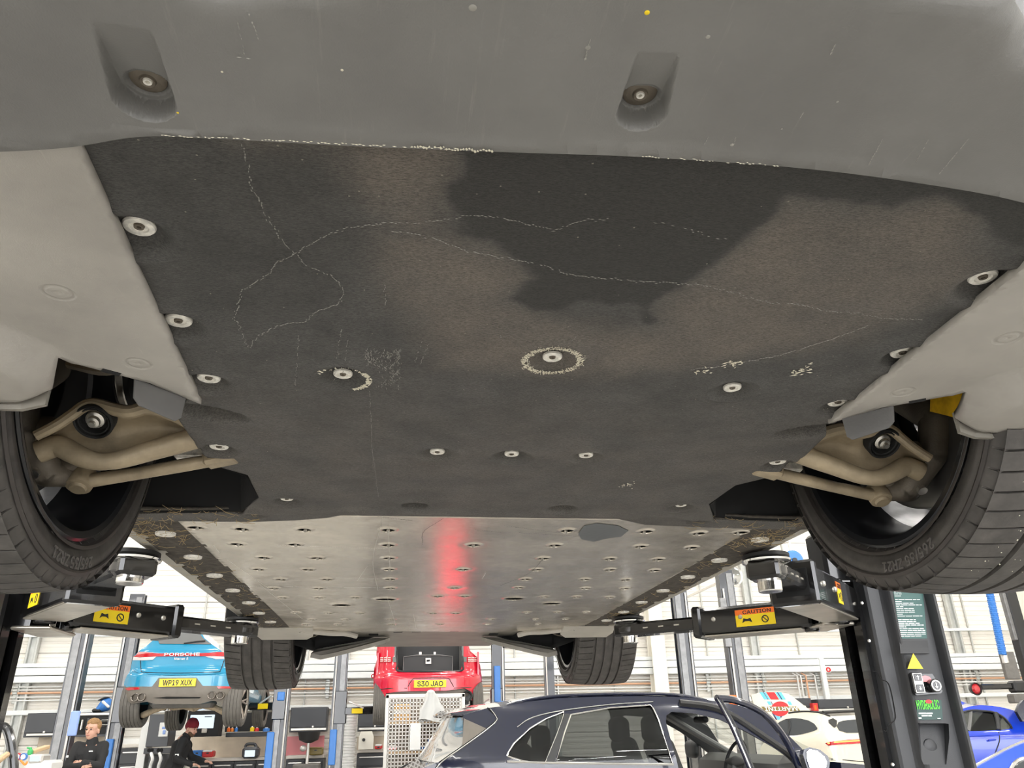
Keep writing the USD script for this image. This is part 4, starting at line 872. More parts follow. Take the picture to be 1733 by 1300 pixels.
hl = quad('hydraulic_label', [(1549.5, 1185), (1592.5, 1185), (1595, 1218), (1553, 1218.5)], 'green_dark', d=.002, y=YCN-.002, lab='dark green label reading HYDRAULIC in lime')
a, b = Q(1552.5, 1200.5, YCN-.0042), Q(1591, 1200.5, YCN-.0042)
part(hl, 'word', text('HYDRAULIC', .026, a, (1, 0, 0), (0, 0, 1), .001, True, width=b[0]-a[0]), 'lime', smooth=False)
oc = Q(1571.5, 1187.8, YCN-.0046); part(hl, 'maker_badge', ext(Point(0, 0).buffer(1).buffer(0) if False else Polygon([(.0115*math.cos(t), .0062*math.sin(t)) for t in np.linspace(0, 6.28, 24)[:-1]]), .001, oc, (1, 0, 0), (0, 0, 1)), 'red_print', smooth=False)
part(hl, 'print_line', [box(Q(px, py, YCN-.0044), (w, .0008, .0035)) for px, py, w in ((1561, 1207.5, .026), (1573, 1207.5, .022), (1565, 1211.5, .022), (1574, 1211.5, .012), (1557, 1215.5, .010), (1589, 1216, .010))], 'print_white', smooth=False, kind='stuff')
oc = Q(1574, 1264, YCN+.022); part(cs, 'console_bulge', lathe([(.024, -.006), (.024, 0), (.0225, .004), (.018, .006), (.010, .008), (1e-5, .0085)], oc, (0, -1, 0), 32), 'console')
hs_ = [(385, 450), (425, 455), (460, 520), (515, 545), (545, 620), (580, 800), (582, 870), (545, 905), (520, 925), (505, 975), (485, 970)]
part(cs, 'hatch_seam', tube(curve([Q(1403+x/5.2, 1050+y/5.2, PY-.0445) for x, y in hs_], 50), .0014, 6), 'hole')
for px, py in ((1456.6, 1020.8), (1468.8, 1084.7), (1508.5, 1294)):
    part(cs, 'screw', lathe([(1e-5, .004), (.004, .004), (.0055, .001), (.006, 0)], Q(px+2, py, PY-.041), (0, -1, 0), 12), 'zinc')
# ================================================================ the other cars of the workshop
class Surf:
    """A curved face of a car, y = yf(x, z), looking towards -y."""
    def __init__(self, y0, yf): self.y0, self.yf = y0, yf
    def pt(self, px, py, off=0):
        y = self.y0
        for _ in range(8): p = ony(px, py, y); y = .5*y+.5*(self.yf(p[0], p[2])-off)
        return ony(px, py, y)
    def poly(self, pts, off=0): return poly([self.pt(*p, off)[[0, 2]] for p in pts])
    def sheet(self, pl, res=.06, off=0., thick=.02, back=None):
        P, T = fine(pl, res); y = self.yf(P[:, 0], P[:, 1])-off; n = len(P)
        f_ = np.column_stack([P[:, 0], y, P[:, 1]]); b_ = f_+(0, thick, 0)
        if back is not None: b_ = back(f_)
        e = rim_edges(T)
        F = np.vstack([T, T[:, ::-1]+n, np.stack([e[:, 1], e[:, 0], e[:, 0]+n], 1), np.stack([e[:, 1], e[:, 0]+n, e[:, 1]+n], 1)])
        return trimesh.Trimesh(np.vstack([f_, b_]), F, process=False)
    def line(self, pts, r, off=.0, n=30, close=False):
        p = np.array([self.pt(*q, off) for q in pts]); p = curve(p, n) if n else p
        return tube(p, r, 6)


def paint(c, rough=.25): return plain(c, rough, coat=1.0)
LOOK |= dict(teal=paint((.014, .27, .47)), red_paint=paint((.62, .006, .03)), navy=paint((.008, .011, .030), .2), cream_paint=paint((.78, .72, .58)), blue_paint=paint((.008, .045, .50)), blue_front=paint((.012, .075, .55)),
             trim=plain((.17, .15, .125), .5, var=.1), trim_dark=plain((.02, .02, .02), .4), lens_red=plain((.50, .012, .02), .15, coat=1.), lens_pink=plain((.75, .32, .32), .2, coat=1.), lens_clear=plain((.75, .62, .60), .15, coat=1.), tan_metal=plain((.42, .33, .22), .55, var=.2, vscale=30.), grey_metal=plain((.16, .15, .135), .5, var=.2),
             number_plate=plain((.88, .66, .01), .35), glass_dark=plain((.05, .055, .06), .05, coat=1.), glass_grey=plain((.16, .165, .165), .08, coat=1.), tyre_far=plain((.13, .12, .105), .7, var=.15, vscale=10.), wheel_alloy=plain((.42, .38, .33), .35, metal=.6), exhaust=plain((.34, .31, .28), .25, metal=.9), cabin=plain((.035, .036, .037), .6), cabin_grey=plain((.16, .16, .155), .6), boot=plain((.045, .045, .046), .7), side_glass=pane((.40, .42, .42)), clear_glass=pane((.88, .92, .90)), mirror=plain((.6, .62, .63), .03, metal=1.),
             light_glow=glow((1., .30, .10), 2.2), light_red_glow=glow((1., .0, .045), 11.))


def far_tyre(parent, c, s, w=.27, R=.36, spokes=False, ribs=5):
    """A tyre with its rim; s: the side its spokes face (axis x)."""
    h = w/2; pr = [(R-.11, -h*.8), (R-.06, -h), (R-.015, -h*.95)]
    for k in range(ribs):
        a, b = -h*.88+k*(h*1.76/ribs), -h*.88+(k+1)*(h*1.76/ribs)
        pr += [(R, a+.005), (R, b-.005), (R-.009, b-.004), (R-.009, b+.004)]
    pr += [(R-.015, h*.95), (R-.06, h), (R-.11, h*.8)]
    t = part(parent, 'tyre', lathe(pr, c, (1, 0, 0), 48), 'tyre_far')
    part(t, 'rim', lathe([(R-.10, -h*.85), (R-.105, h*.4), (R-.16, h*.2), (.06, h*.35), (1e-5, h*.35)], c, (s, 0, 0), 36), 'trim_dark')
    if spokes:
        for k in range(5):
            a = k*2*math.pi/5+.3
            for da in (-.16, .16):
                d = lambda r, q, ax: np.array(c)+np.array([s*ax, r*math.sin(q), r*math.cos(q)])
                part(t, 'spoke', hull(np.vstack([_ico.vertices*.016+d(.06, a, h*.5), _ico.vertices*.013+d(R-.115, a+da, h*.85)])), 'wheel_alloy')
        part(t, 'rim_lip', lathe([(R-.115, h*.80), (R-.10, h*.92), (R-.09, h*.86)], c, (s, 0, 0), 40), 'wheel_alloy')
    return t


def number_plate(parent, S, pts, word, off=.03):
    p = [S.pt(*q, off) for q in pts]; c = np.mean(p, 0); ex = (p[1]-p[0]); w = np.linalg.norm(ex); ex /= w; ez = np.cross(ex, (0, 1, 0)); ez = np.array([0, 0, 1.]); h = w*.215
    y = c[1]
    pl = part(parent, 'number_plate', box(c, (w, .012, h), bev=.003), 'number_plate', label='yellow number plate reading '+word)
    part(pl, 'plate_text', text(word, h*.66, c+(0, -.0065, -h*.33), (1, 0, 0), (0, 0, 1), .002, True, width=w*.80, mid=True), 'print_black', smooth=False)


# ---- teal car on a lift
G = lambda *pts: [(200+x/6.844, 1070+y/6.844) for x, y in pts]
cx_, cz_ = ony(300, 1155, 13.1)[[0, 2]]
zb_ = ony(300, 1138, 13.1)[2]; zw_ = ony(300, 1092, 13.1)[2]
def teal_y(x, z):
    u = np.abs(np.asarray(x)-cx_)/.95
    return 13.1+.07*sstep(z, zb_-.02, zb_+.05)+.16*np.clip(z-zb_, 0, 9)+1.0*np.clip(z-zw_+.06, 0, 9)+.42*u**5+.25*np.clip(cz_-.17-z, 0, 9)
S = Surf(13.1, teal_y)
teal = thing('teal_car', 'teal blue car raised high on a lift, rear end with yellow plate WP19 XUX', 'car', (cx_, 15.2, cz_-.6), None)
shape = S.poly(G((560, -120), (470, 0), (430, 70), (340, 150), (240, 220), (185, 275), (160, 330), (125, 470), (70, 570), (62, 660), (85, 760), (150, 830), (330, 800), (430, 830), (940, 830), (1080, 790), (1290, 815), (1370, 760), (1400, 660), (1330, 600), (1290, 480), (1262, 340), (1240, 275), (1190, 215), (1090, 145), (1000, 70), (960, 0), (870, -120)))
def back_(f):
    b = f.copy(); b[:, 1] = 17.3; b[:, 0] = cx_+(b[:, 0]-cx_)*.9; b[:, 2] = np.where(b[:, 2] > zw_, b[:, 2]-.25, b[:, 2]); return b
bd = part(teal, 'body', S.sheet(shape, .05, back=back_), 'teal', smooth=40)
def pc(name, pts, mat, off=.012, thick=.02, lab=None, res=.05, parent=None, SS=None):
    SS = SS or S; return part(parent or bd, name, SS.sheet(SS.poly(pts, off), res, off, thick), mat, smooth=30, label=lab)
pc('rear_window', G((575, -105), (490, 10), (450, 75), (480, 135), (1080, 140), (985, 70), (940, 10), (860, -105)), 'glass_grey')
part(bd, 'wiper', S.line(G((760, 130), (900, 110), (1010, 100)), .012, .03, 8), 'trim_dark')
lb_ = pc('light_bar', G((175, 285), (220, 255), (330, 238), (480, 246), (900, 246), (1050, 240), (1180, 228), (1262, 240), (1262, 285), (1190, 280), (1050, 278), (960, 280), (470, 282), (360, 285), (250, 292)), 'lens_red', .012, lab='red full-width light bar')
pc('lamp_lens', G((175, 285), (250, 294), (360, 287), (440, 284), (400, 320), (300, 326), (165, 325)), 'lens_clear'); pc('lamp_lens', G((1250, 287), (1150, 282), (1050, 281), (1010, 284), (1090, 300), (1130, 312), (1255, 310)), 'lens_clear')
pc('lamp_lens', G((205, 258), (240, 225), (360, 232), (410, 240), (330, 244), (240, 258)), 'lens_pink', .016)
a, b = S.pt(*G((535, 274))[0], .03), S.pt(*G((945, 274))[0], .03)
part(lb_, 'bar_lettering', text('PORSCHE', .040, a+(0, -.012, 0), (1, 0, 0), (0, 0, 1), .004, True, width=b[0]-a[0]), 'print_white', smooth=False)
a, b = S.pt(*G((650, 322))[0], .02), S.pt(*G((810, 322))[0], .02); part(bd, 'model_script', text('Macan S', .035, a, (1, 0, 0), (0, 0, 1), .004, False, width=b[0]-a[0]), 'exhaust', smooth=False)
part(bd, 'panel_gap', S.line(G((258, 330), (268, 440), (310, 466), (700, 474), (1130, 462), (1185, 440), (1225, 330)), .006, .003, 40), 'trim_dark')
part(bd, 'crease', S.line(G((180, 430), (250, 470), (480, 490), (900, 488), (1120, 478), (1290, 460)), .012, .002, 40), 'teal')
lo = pc('lower_bumper', G((62, 640), (120, 632), (390, 632), (470, 528), (905, 528), (975, 622), (1140, 622), (1380, 635), (1400, 660), (1370, 770), (1290, 818), (1080, 795), (940, 834), (430, 834), (330, 806), (150, 832), (80, 760)), 'trim', .016, .03, 'dark grey lower bumper')
for q in (((75, 655), (130, 640), (240, 640), (250, 662), (110, 675)), ((1140, 628), (1330, 630), (1395, 655), (1160, 655))): pc('reflector', G(*q), 'lens_red', .024, parent=lo)
pc('vent', G((400, 765), (560, 748), (960, 752), (940, 768), (560, 772)), 'hole', .022, parent=lo)
number_plate(bd, S, G((475, 585), (900, 585)), 'WP19 XUX', .035)
for x, y in ((190, 757), (265, 752), (1080, 730), (1182, 732)):
    p = S.pt(*G((x, y))[0], .06); r = .050
    part(lo, 'exhaust_tip', lathe([(r, .12), (r+.009, .10), (r+.009, 0), (r+.004, -.006), (r-.006, 0), (r-.008, .08), (1e-5, .09)], p, (0, 1, 0), 24), 'exhaust', label='round exhaust tip')
Qp = lambda x, y, yy: ony(*G((x, y))[0], yy)
part(teal, 'subframe', [chain([Qp(520, 830, 13.7), Qp(640, 870, 13.7), Qp(760, 855, 13.7), Qp(880, 885, 13.7), Qp(990, 830, 13.7)], [.05]*5), chain([Qp(640, 870, 13.7), Qp(960, 870, 13.7)], [.03, .03])], 'tan_metal', smooth=60)
part(teal, 'suspension_arm', chain([Qp(290, 960, 13.6), Qp(400, 910, 13.65), Qp(540, 855, 13.7)], [.05, .045, .06]), 'tan_metal', smooth=60)
part(teal, 'suspension_arm', chain([Qp(1220, 925, 13.6), Qp(1130, 880, 13.65), Qp(990, 840, 13.7)], [.05, .045, .06]), 'tan_metal', smooth=60)
part(teal, 'underbody', [box((cx_, 15.3, cz_-.22), (1.45, 3.6, .06))], 'trim_dark')
part(teal, 'silencer', [box(Qp(760, 830, 13.5), (.95, .3, .12), bev=.05)], 'grey_metal')
for (x0, x1, y0, y1, yy, s, sp) in ((45, 275, 800, 1120, 13.55, -1, False), (1225, 1440, 790, 1105, 13.55, 1, True), (560, 725, 960, 1150, 16.3, -1, False), (1560, 1690, 900, 1110, 16.3, 1, False)):
    a, b = Qp(x0, y1, yy), Qp(x1, y1, yy); R = .36
    far_tyre(teal, ((a[0]+b[0])/2, yy, a[2]+R+.01), s, min(b[0]-a[0], .32), R, sp)
mz = [ony(*q, 16.1) for q in G((1540, 690), (1700, 680), (1690, 800), (1535, 820))]
part(teal, 'door_mirror', hull(np.vstack([mz, np.array(mz)+(0, .12, 0)])), 'teal', smooth=20)
m2 = [ony(*q, 16.08) for q in G((1565, 705), (1670, 690), (1690, 770), (1590, 765))]
part(teal, 'mirror_glass', hull(np.vstack([m2, np.array(m2)+(0, .02, 0)])), 'grey_metal', smooth=False)

# ---- red car on a lift, tailgate open
G = lambda *pts: [(620+x/8.124, 1080+y/8.124) for x, y in pts]
rx_, rz_ = ony(724, 1157, 14.4)[[0, 2]]
def red_y(x, z):
    u = np.abs(np.asarray(x)-rx_)/.95
    return 14.4+.08*sstep(z, rz_+.12, rz_+.2)+.22*np.clip(z-rz_-.15, 0, 9)+.40*u**4+.20*np.clip(rz_-.12-z, 0, 9)
S = Surf(14.4, red_y)
redc = thing('red_car', 'red car raised on a lift with its tailgate open, yellow plate S30', 'car', (rx_, 16.4, rz_-.6), None)
outl = G((150, 60), (135, 220), (150, 290), (110, 400), (95, 560), (100, 690), (130, 800), (175, 870), (240, 890), (270, 760), (480, 735), (1100, 725), (1350, 690), (1430, 730), (1450, 860), (1520, 850), (1570, 760), (1590, 640), (1585, 520), (1565, 380), (1530, 270), (1430, 180), (1390, 60))
hole = S.poly(G((430, 70), (415, 200), (425, 350), (445, 455), (1290, 455), (1330, 350), (1320, 200), (1290, 70)))
shape = S.poly(outl).difference(hole)
def back_r(f): b = f.copy(); b[:, 1] = 18.4; b[:, 0] = rx_+(b[:, 0]-rx_)*.9; return b
bd = part(redc, 'body', S.sheet(shape, .05, thick=.12), 'red_paint', smooth=40)
part(redc, 'body_side', [ext([(y, z) for y, z in ((14.75, rz_-.3), (18.3, rz_-.3), (18.4, rz_+.2), (17.6, rz_+.45), (14.8, rz_+.55))], .03, (rx_+s*.90, 0, 0), (0, 1, 0), (0, 0, 1)) for s in (-1, 1)], 'red_paint', kind=None)
bt = part(redc, 'boot_lining', [box((rx_+.02, 15.3, rz_+.32), (1.22, .03, .8))], 'boot')
part(redc, 'boot_floor', [box((rx_+.02, 14.95, rz_+.12), (1.2, .7, .03))], 'boot')
for s in (-1, 1): part(redc, 'boot_side', box((rx_+.02+s*.60, 14.95, rz_+.4), (.03, .7, .8)), 'cabin_grey')
def pb(name, pts, y, d, mat, **k): v = [ony(*q, y) for q in G(*pts)]; return part(k.pop('parent', redc), name, ext([(p[0], p[2]) for p in v], -d, (0, y, 0), (1, 0, 0), (0, 0, 1)), mat, smooth=False, **k)
cv = pb('load_cover', [(505, 460), (515, 260), (700, 238), (1000, 236), (1185, 255), (1180, 460)], 14.72, .03, 'boot')
part(cv, 'cover_edge', tube(np.array([ony(*q, 14.71) for q in G((505, 460), (515, 258), (700, 236), (1000, 234), (1187, 253), (1182, 460))]), .010, 6), 'cabin_grey')
pb('latch', [(815, 275), (890, 275), (890, 355), (815, 355)], 14.68, .02, 'exhaust', parent=cv)
pb('latch_slot', [(830, 300), (875, 295), (875, 322), (830, 325)], 14.675, .01, 'hole', parent=cv)
for q in ((725, 190, 760, 240), (925, 190, 955, 236)): pb('headrest_post', [(q[0], q[1]), (q[2], q[1]), (q[2], q[3]), (q[0], q[3])], 14.9, .03, 'exhaust', parent=cv)
part(bd, 'opening_seal', S.line(G((430, 75), (417, 200), (427, 350), (450, 452), (860, 460), (1288, 452), (1326, 350), (1316, 200), (1288, 75)), .018, .004, 50), 'trim_dark')
for k, q in enumerate((((160, 300), (250, 250), (350, 255), (360, 300), (340, 335), (170, 340)), ((1385, 250), (1500, 262), (1545, 300), (1535, 330), (1395, 335)))):
    lp = pc('tail_lamp', G(*q), 'lens_red', .014, parent=bd)
    x0, x1 = (185, 340) if k == 0 else (1395, 1525)
    for i in range(3):
        for j in range(3):
            xx, yy = x0+(x1-x0)*(i+.5)/3, 270+j*24; pc('lamp_cell', G((xx-20, yy-5), (xx+20, yy-10), (xx+20, yy+3), (xx-20, yy+8)), 'lens_clear', .022, .01, parent=lp, res=.03)
pc('inner_lamp', G((360, 265), (415, 255), (420, 330), (365, 335)), 'cabin_grey', .010, parent=bd); pc('inner_lamp', G((1325, 255), (1380, 262), (1378, 330), (1328, 325)), 'cabin_grey', .010, parent=bd)
part(bd, 'panel_gap', S.line(G((570, 668), (640, 565), (730, 552), (1100, 552), (1160, 600), (1200, 668)), .006, .003, 30), 'trim_dark')
part(bd, 'panel_gap', S.line(G((150, 710), (300, 695), (560, 690)), .006, .003, 12), 'trim_dark'); part(bd, 'panel_gap', S.line(G((1200, 690), (1400, 680), (1585, 692)), .006, .003, 12), 'trim_dark')
part(bd, 'crease', S.line(G((240, 520), (500, 500), (860, 495), (1200, 500), (1480, 520)), .014, .0, 30), 'red_paint')
number_plate(bd, S, G((655, 628), (1098, 628)), 'S30 JAO', .03)
pc('diffuser', G((250, 765), (480, 738), (1100, 728), (1350, 692), (1420, 735), (1400, 800), (300, 800)), 'trim', -.06, .2, parent=bd)
p = S.pt(*G((1395, 795))[0], .02); part(bd, 'exhaust_tip', lathe([(.075, .12), (.088, .10), (.088, 0), (.080, -.010), (.062, 0), (.058, .09), (1e-5, .10)], p, (0, 1, 0), 28), 'trim_dark')
p = S.pt(*G((55, 525))[0]); part(bd, 'tow_eye', lathe([(.030, -.008), (.038, 0), (.030, .008), (.022, 0), (.030, -.008)], p+(.05, -.03, 0), (0, 1, 0), 20), 'lens_red')
part(redc, 'underbody', box((rx_, 16.5, rz_-.3), (1.5, 3.4, .06)), 'trim_dark')
Qp = lambda x, y, yy: ony(*G((x, y))[0], yy)
for x0, x1, yy, s in ((85, 270, 14.9, -1), (1440, 1590, 14.9, 1), (150, 300, 17.6, -1), (1420, 1560, 17.6, 1)):
    a, b = Qp(x0, 1200, yy), Qp(x1, 1200, yy); far_tyre(redc, ((a[0]+b[0])/2, yy, a[2]+.36), s, min(b[0]-a[0], .29), .36, ribs=7)

# ---- dark blue estate car with its front door open, in the foreground
ua = np.array([1., .087]); ua /= np.linalg.norm(ua); uf = np.array([-ua[1], ua[0]])
belt = lambda x: 6.80+(np.asarray(x)-.46)*.087
tum = lambda z: .52*np.clip(np.asarray(z)-1.22, 0, 9)+.35*np.clip(np.asarray(z)-1.62, 0, 9)
S = Surf(6.9, lambda x, z: belt(x)+tum(z))
N5 = lambda ox, *pts: [(ox+x/5.2, 1050+y/5.2) for x, y in pts]
suv = thing('blue_estate_car', 'dark navy car in the foreground with its front door standing open', 'car', (2.4, 7.8, 0), None)
topl = [(784, 1210), (825, 1198.5), (858, 1194.5), (892, 1188), (942, 1182), (1010, 1179), (1080, 1178), (1142, 1179), (1180, 1182), (1215, 1188), (1245, 1193), (1280, 1204), (1310, 1222), (1340, 1250), (1368, 1280), (1388, 1300)]
side = S.poly(topl+[(1500, 1330), (1520, 1460), (560, 1460), (600, 1360), (690, 1310), (742, 1290), (783, 1262)])
wins = dict(quarter=N5(750, (562, 1195), (575, 1160), (620, 1085), (760, 955), (900, 868), (1062, 805), (1060, 830), (1000, 1000), (893, 1262), (700, 1238)),
            rear=[(966, 1209.5), (1033, 1198), (1100, 1193.5), (1106, 1200), (1115, 1219), (1138, 1292), (1040, 1292), (941, 1290), (955, 1240)],
            front=[(1127, 1222), (1128, 1211), (1137, 1205), (1175, 1207.5), (1219, 1218), (1262, 1238), (1310, 1265), (1335, 1283), (1355, 1304), (1350, 1340), (1157, 1340), (1140, 1270)])
W = {k: S.poly(v) for k, v in wins.items()}
shell = side
for w_ in W.values(): shell = shell.difference(w_)
shell = max(shell.geoms, key=lambda g: g.area) if hasattr(shell, 'geoms') else shell
bd = part(suv, 'body', S.sheet(shell, .05, thick=.03), 'navy', smooth=40)
S2 = Surf(8.6, lambda x, z: belt(x)+1.92-tum(z))
part(suv, 'side_panel', S2.sheet(shell, .08, thick=.03), 'cabin', smooth=40)
fr = lambda p, k=1.: np.array([p[0]+uf[0]*k, p[1]+uf[1]*k, p[2]])
ed = [S.pt(*q) for q in topl[:12]]
rows = []
for t in np.linspace(0, 1, 9):
    rows.append([fr(p, (1.92-2*tum(p[2]))*t)+(0, 0, .045*math.sin(math.pi*t)) for p in ed])
V = np.array(rows).reshape(-1, 3); k_ = len(ed); F = [[i*k_+j, i*k_+j+1, (i+1)*k_+j+1, (i+1)*k_+j] for i in range(8) for j in range(k_-1)]
V2 = np.vstack([V, V-(0, 0, .03)]); F = np.array(F); part(suv, 'roof', (V2, np.vstack([F[:, ::-1], F+len(V)])), 'navy', smooth=50)
part(suv, 'roof_rail', [tube(curve([S.pt(*q, -.06)+(0, 0, dz*.35) for q, dz in (((858, 1194), .0), ((892, 1187), .025), ((942, 1181), .035), ((1010, 1178), .035), ((1080, 1177), .035), ((1142, 1178), .03), ((1175, 1182), .012), ((1196, 1186), .0))], 40), .014, 8)], 'navy')
for k, c_ in (('quarter', 'side_window'), ('rear', 'side_window')):
    part(suv, c_, S.sheet(W[k].buffer(.012), .08, -.012, .004), 'side_glass', smooth=30)
    r_ = np.array(W[k].exterior.coords); part(bd, 'chrome_trim', tube([(x, float(S.yf(x, z))-.004, z) for x, z in r_], .0065, 6, False), 'chrome')
part(bd, 'door_pillar', S.sheet(S.poly(N5(750, (1075, 820), (1125, 822), (1040, 1060), (975, 1255), (900, 1262), (1005, 1000))), .05, .006, .01), 'cabin')
part(bd, 'belt_trim', S.line([(858, 1289), (940, 1291.5), (1040, 1293), (1140, 1294)], .009, .006, 12), 'chrome')
part(bd, 'roof_trim', S.line([(875, 1231), (900, 1215), (950, 1203), (1030, 1193), (1105, 1188)], .006, .004, 20), 'chrome')
part(bd, 'tailgate_gap', S.line([(825, 1198), (838, 1210), (840, 1218), (823, 1234), (780, 1265), (750, 1286), (737, 1300)], .006, .003, 30), 'hole')
part(bd, 'tailgate_trim', S.line([(830, 1200), (839, 1212), (840, 1220), (823, 1235.5), (780, 1266.5), (750, 1287.5), (737, 1302)], .005, .006, 30), 'chrome')
# rear: spoiler, its grey end plate and the sloping rear screen
A_, B_ = S.pt(784, 1212), S.pt(742, 1291)
C_, D_ = fr(A_, 1.22), fr(B_, 1.45)
qv = np.array([A_, B_, D_, C_]); inn = qv+(.02, .0, -.03)
re_ = curve([S.pt(785, 1214), S.pt(786, 1240), S.pt(781, 1264), S.pt(762, 1278), S.pt(742, 1291)], 40); le_ = np.array([C_+(D_-C_)*t for t in np.linspace(0, 1, 40)])
def scr_(a, b): k = int(round(a*39)); return re_[k]*(1-b)+le_[k]*b+np.array([-.05*math.sin(math.pi*b), 0, 0])
g_ = [[scr_(a, b) for b in np.linspace(.0, .98, 9)] for a in np.linspace(.0, 1, 7)]; V = np.array(g_).reshape(-1, 3); F = np.array([[i*9+j, i*9+j+1, (i+1)*9+j+1, (i+1)*9+j] for i in range(6) for j in range(8)])
part(suv, 'rear_screen', (np.vstack([V, V+(.02, 0, -.02)]), np.vstack([F, F[:, ::-1]+len(V)])), 'glass_grey', smooth=60)
part(suv, 'tailgate', hull([B_, D_, B_+(-.16, 0, -.1), D_+(-.16, 0, -.1), B_+(-.12, 0, -.6), D_+(-.12, 0, -.6), B_+(.1, .0, -.6), D_+(.1, 0, -.6)]), 'navy', smooth=20)
sp_ = [S.pt(826, 1199, -.02), S.pt(762, 1207, -.1), S.pt(764, 1210, -.1), S.pt(785, 1213, -.02)]
part(suv, 'spoiler', hull([*sp_, *[fr(p, 1.15) for p in sp_], *[fr(p, .6)+(0, 0, .03) for p in sp_[:2]]]), 'navy', smooth=25)
part(bd, 'spoiler_end_plate', S.sheet(S.poly([(785, 1216), (824, 1233.5), (782, 1264)]), .05, .006, .01), 'trim')
tl_ = curve([S.pt(782, 1372, .012), S.pt(768, 1373, .012), S.pt(750, 1374, .012), S.pt(736, 1375, .0)], 12)
tl_ = np.vstack([tl_, np.array([tl_[-1]+np.array([*(uf*k+ua*(-.03-.05*math.sin(min(1, k*2)*1.5))), 0]) for k in (.1, .3, .6, .9, 1.2, 1.5)])])
bar_ = part(suv, 'tail_lamp', (np.vstack([tl_-(0, 0, .05), tl_+(0, 0, .05), tl_-(0, 0, .05)+(*(uf*.03), 0), tl_+(0, 0, .05)+(*(uf*.03), 0)]), np.array([[i, i+1, len(tl_)+i+1, len(tl_)+i] for i in range(len(tl_)-1)][::1])), 'light_red_glow', smooth=False, label='lit red tail light band')
# cabin
cb = lambda x, k, z: np.array([*(np.array([x, belt(x)])+uf*k), z])
for k in (.45, 1.35):
    part(suv, 'front_seat', [hull(np.vstack([_ico.vertices*(.08, .10, .08)+cb(2.55+a, k+b, z) for a, z in ((0, .75), (-.18, 1.28)) for b in (-.15, .15)])), hull(np.vstack([_ico.vertices*(.09, .08, .07)+cb(2.33, k+b, z) for z in (1.38, 1.48) for b in (-.05, .05)]))], 'cabin', smooth=60)
    part(suv, 'rear_seat', [hull(np.vstack([_ico.vertices*(.08, .12, .08)+cb(1.45+a, k+b, z) for a, z in ((0, .75), (-.15, 1.25)) for b in (-.18, .18)])), hull(np.vstack([_ico.vertices*(.07, .08, .06)+cb(1.28, k+b, z) for z in (1.33, 1.42) for b in (-.06, .06)]))], 'cabin', smooth=60)
part(suv, 'dashboard', hull([cb(3.35, .15, 1.12), cb(3.35, 1.75, 1.12), cb(3.9, .2, 1.16), cb(3.9, 1.7, 1.16), cb(3.3, .15, .9), cb(3.3, 1.75, .9), cb(3.45, .2, 1.19), cb(3.45, 1.7, 1.19)]), 'cabin_grey', smooth=25)
sc = cb(3.12, .48, 1.14); wa = np.array([*(-ua), .42]); wa /= np.linalg.norm(wa); a_, b_, _ = frame(wa)
st_ = part(suv, 'steering_wheel', tube([sc+.185*(math.cos(t)*a_+math.sin(t)*b_) for t in np.linspace(0, 2*math.pi, 40)], .015, 8, False), 'cabin')
part(st_, 'hub', [chain([sc+.17*a_, sc, sc-.17*a_], [.02, .05, .02]), chain([sc, sc-.17*b_*np.sign(b_[2])], [.03, .02])], 'cabin_grey', smooth=60)
part(suv, 'rear_view_mirror', hull(np.vstack([_ico.vertices*.03+cb(3.0, .86+b, 1.50) for b in (-.1, .1)])), 'cabin')
ap = [S2.pt(*q) for q in ((1166, 1216), (1246, 1267))]
part(suv, 'windscreen_pillar', beam(cb(2.85, 1.55, 1.60), cb(3.75, 1.72, 1.14), .11, .05, .015), 'cabin_grey')
part(suv, 'door_mirror', hull(np.vstack([_ico.vertices*(.05, .09, .06)+cb(3.42, 2.05+b, 1.20+z) for b in (-.05, .06) for z in (-.02, .04)])), 'cabin')
part(suv, 'windscreen', (np.array([cb(2.95, .30, 1.63), cb(2.95, 1.62, 1.63), cb(3.95, 1.75, 1.13), cb(3.95, .17, 1.13)]), np.array([[0, 1, 2], [0, 2, 3]])), 'clear_glass', smooth=False)
part(suv, 'bonnet', hull([cb(3.95, .12, 1.12), cb(3.95, 1.8, 1.12), cb(4.9, .2, 1.02), cb(4.9, 1.72, 1.02), cb(5.05, .3, .75), cb(5.05, 1.6, .75), cb(3.9, .05, .7), cb(3.9, 1.87, .7)]), 'navy', smooth=20)
part(suv, 'cabin_floor', box((2.4, 7.75, .5), (3.6, 1.6, .04)), 'cabin')
for x in (.95, 3.95):
    for k in (.16, 1.76): far_tyre(suv, cb(x, k, .37)*np.array([1, 1, 1]), 0 or 1, .28, .365) if False else part(suv, 'tyre', lathe([(.02, -.1), (.24, -.11), (.30, -.135), (.36, -.11), (.365, 0), (.36, .11), (.30, .135), (.24, .11), (.02, .1)], cb(x, k, .367), (uf[0], uf[1], 0), 40), 'tyre_far')
# the open door
dp = [(1276, 1318, 6.15), (1262, 1283, 6.18), (1240, 1232, 6.22), (1226, 1205, 6.25), (1213, 1182, 6.28), (1240, 1184.5, 6.36), (1272, 1196, 6.48), (1298, 1213, 6.58), (1320, 1238, 6.68), (1337, 1266, 6.76), (1352, 1300, 6.82)]
P_ = np.array([ony(*q) for q in dp])
dr_ = part(suv, 'door_frame', [tube(np.vstack([curve(P_[:5], 20)]), .020, 8), tube(curve(P_[4:], 26), .028, 8)], 'navy', label='black frame of the open front door')
part(dr_, 'door_seal', tube(np.vstack([curve(P_[:5]+(.028, .0, 0), 20)]), .009, 6), 'trim_dark')
part(dr_, 'door_trim', tube(np.vstack([curve(P_[:5]+(-.004, -.02, 0), 20)]), .006, 6), 'chrome')
dq = [P_[0], P_[-1], P_[-1]-(0, 0, .65), P_[0]-(0, 0, .65)]
part(suv, 'open_door', hull(np.vstack([dq, np.array(dq)+(.02, .06, 0)])), 'navy', smooth=20)
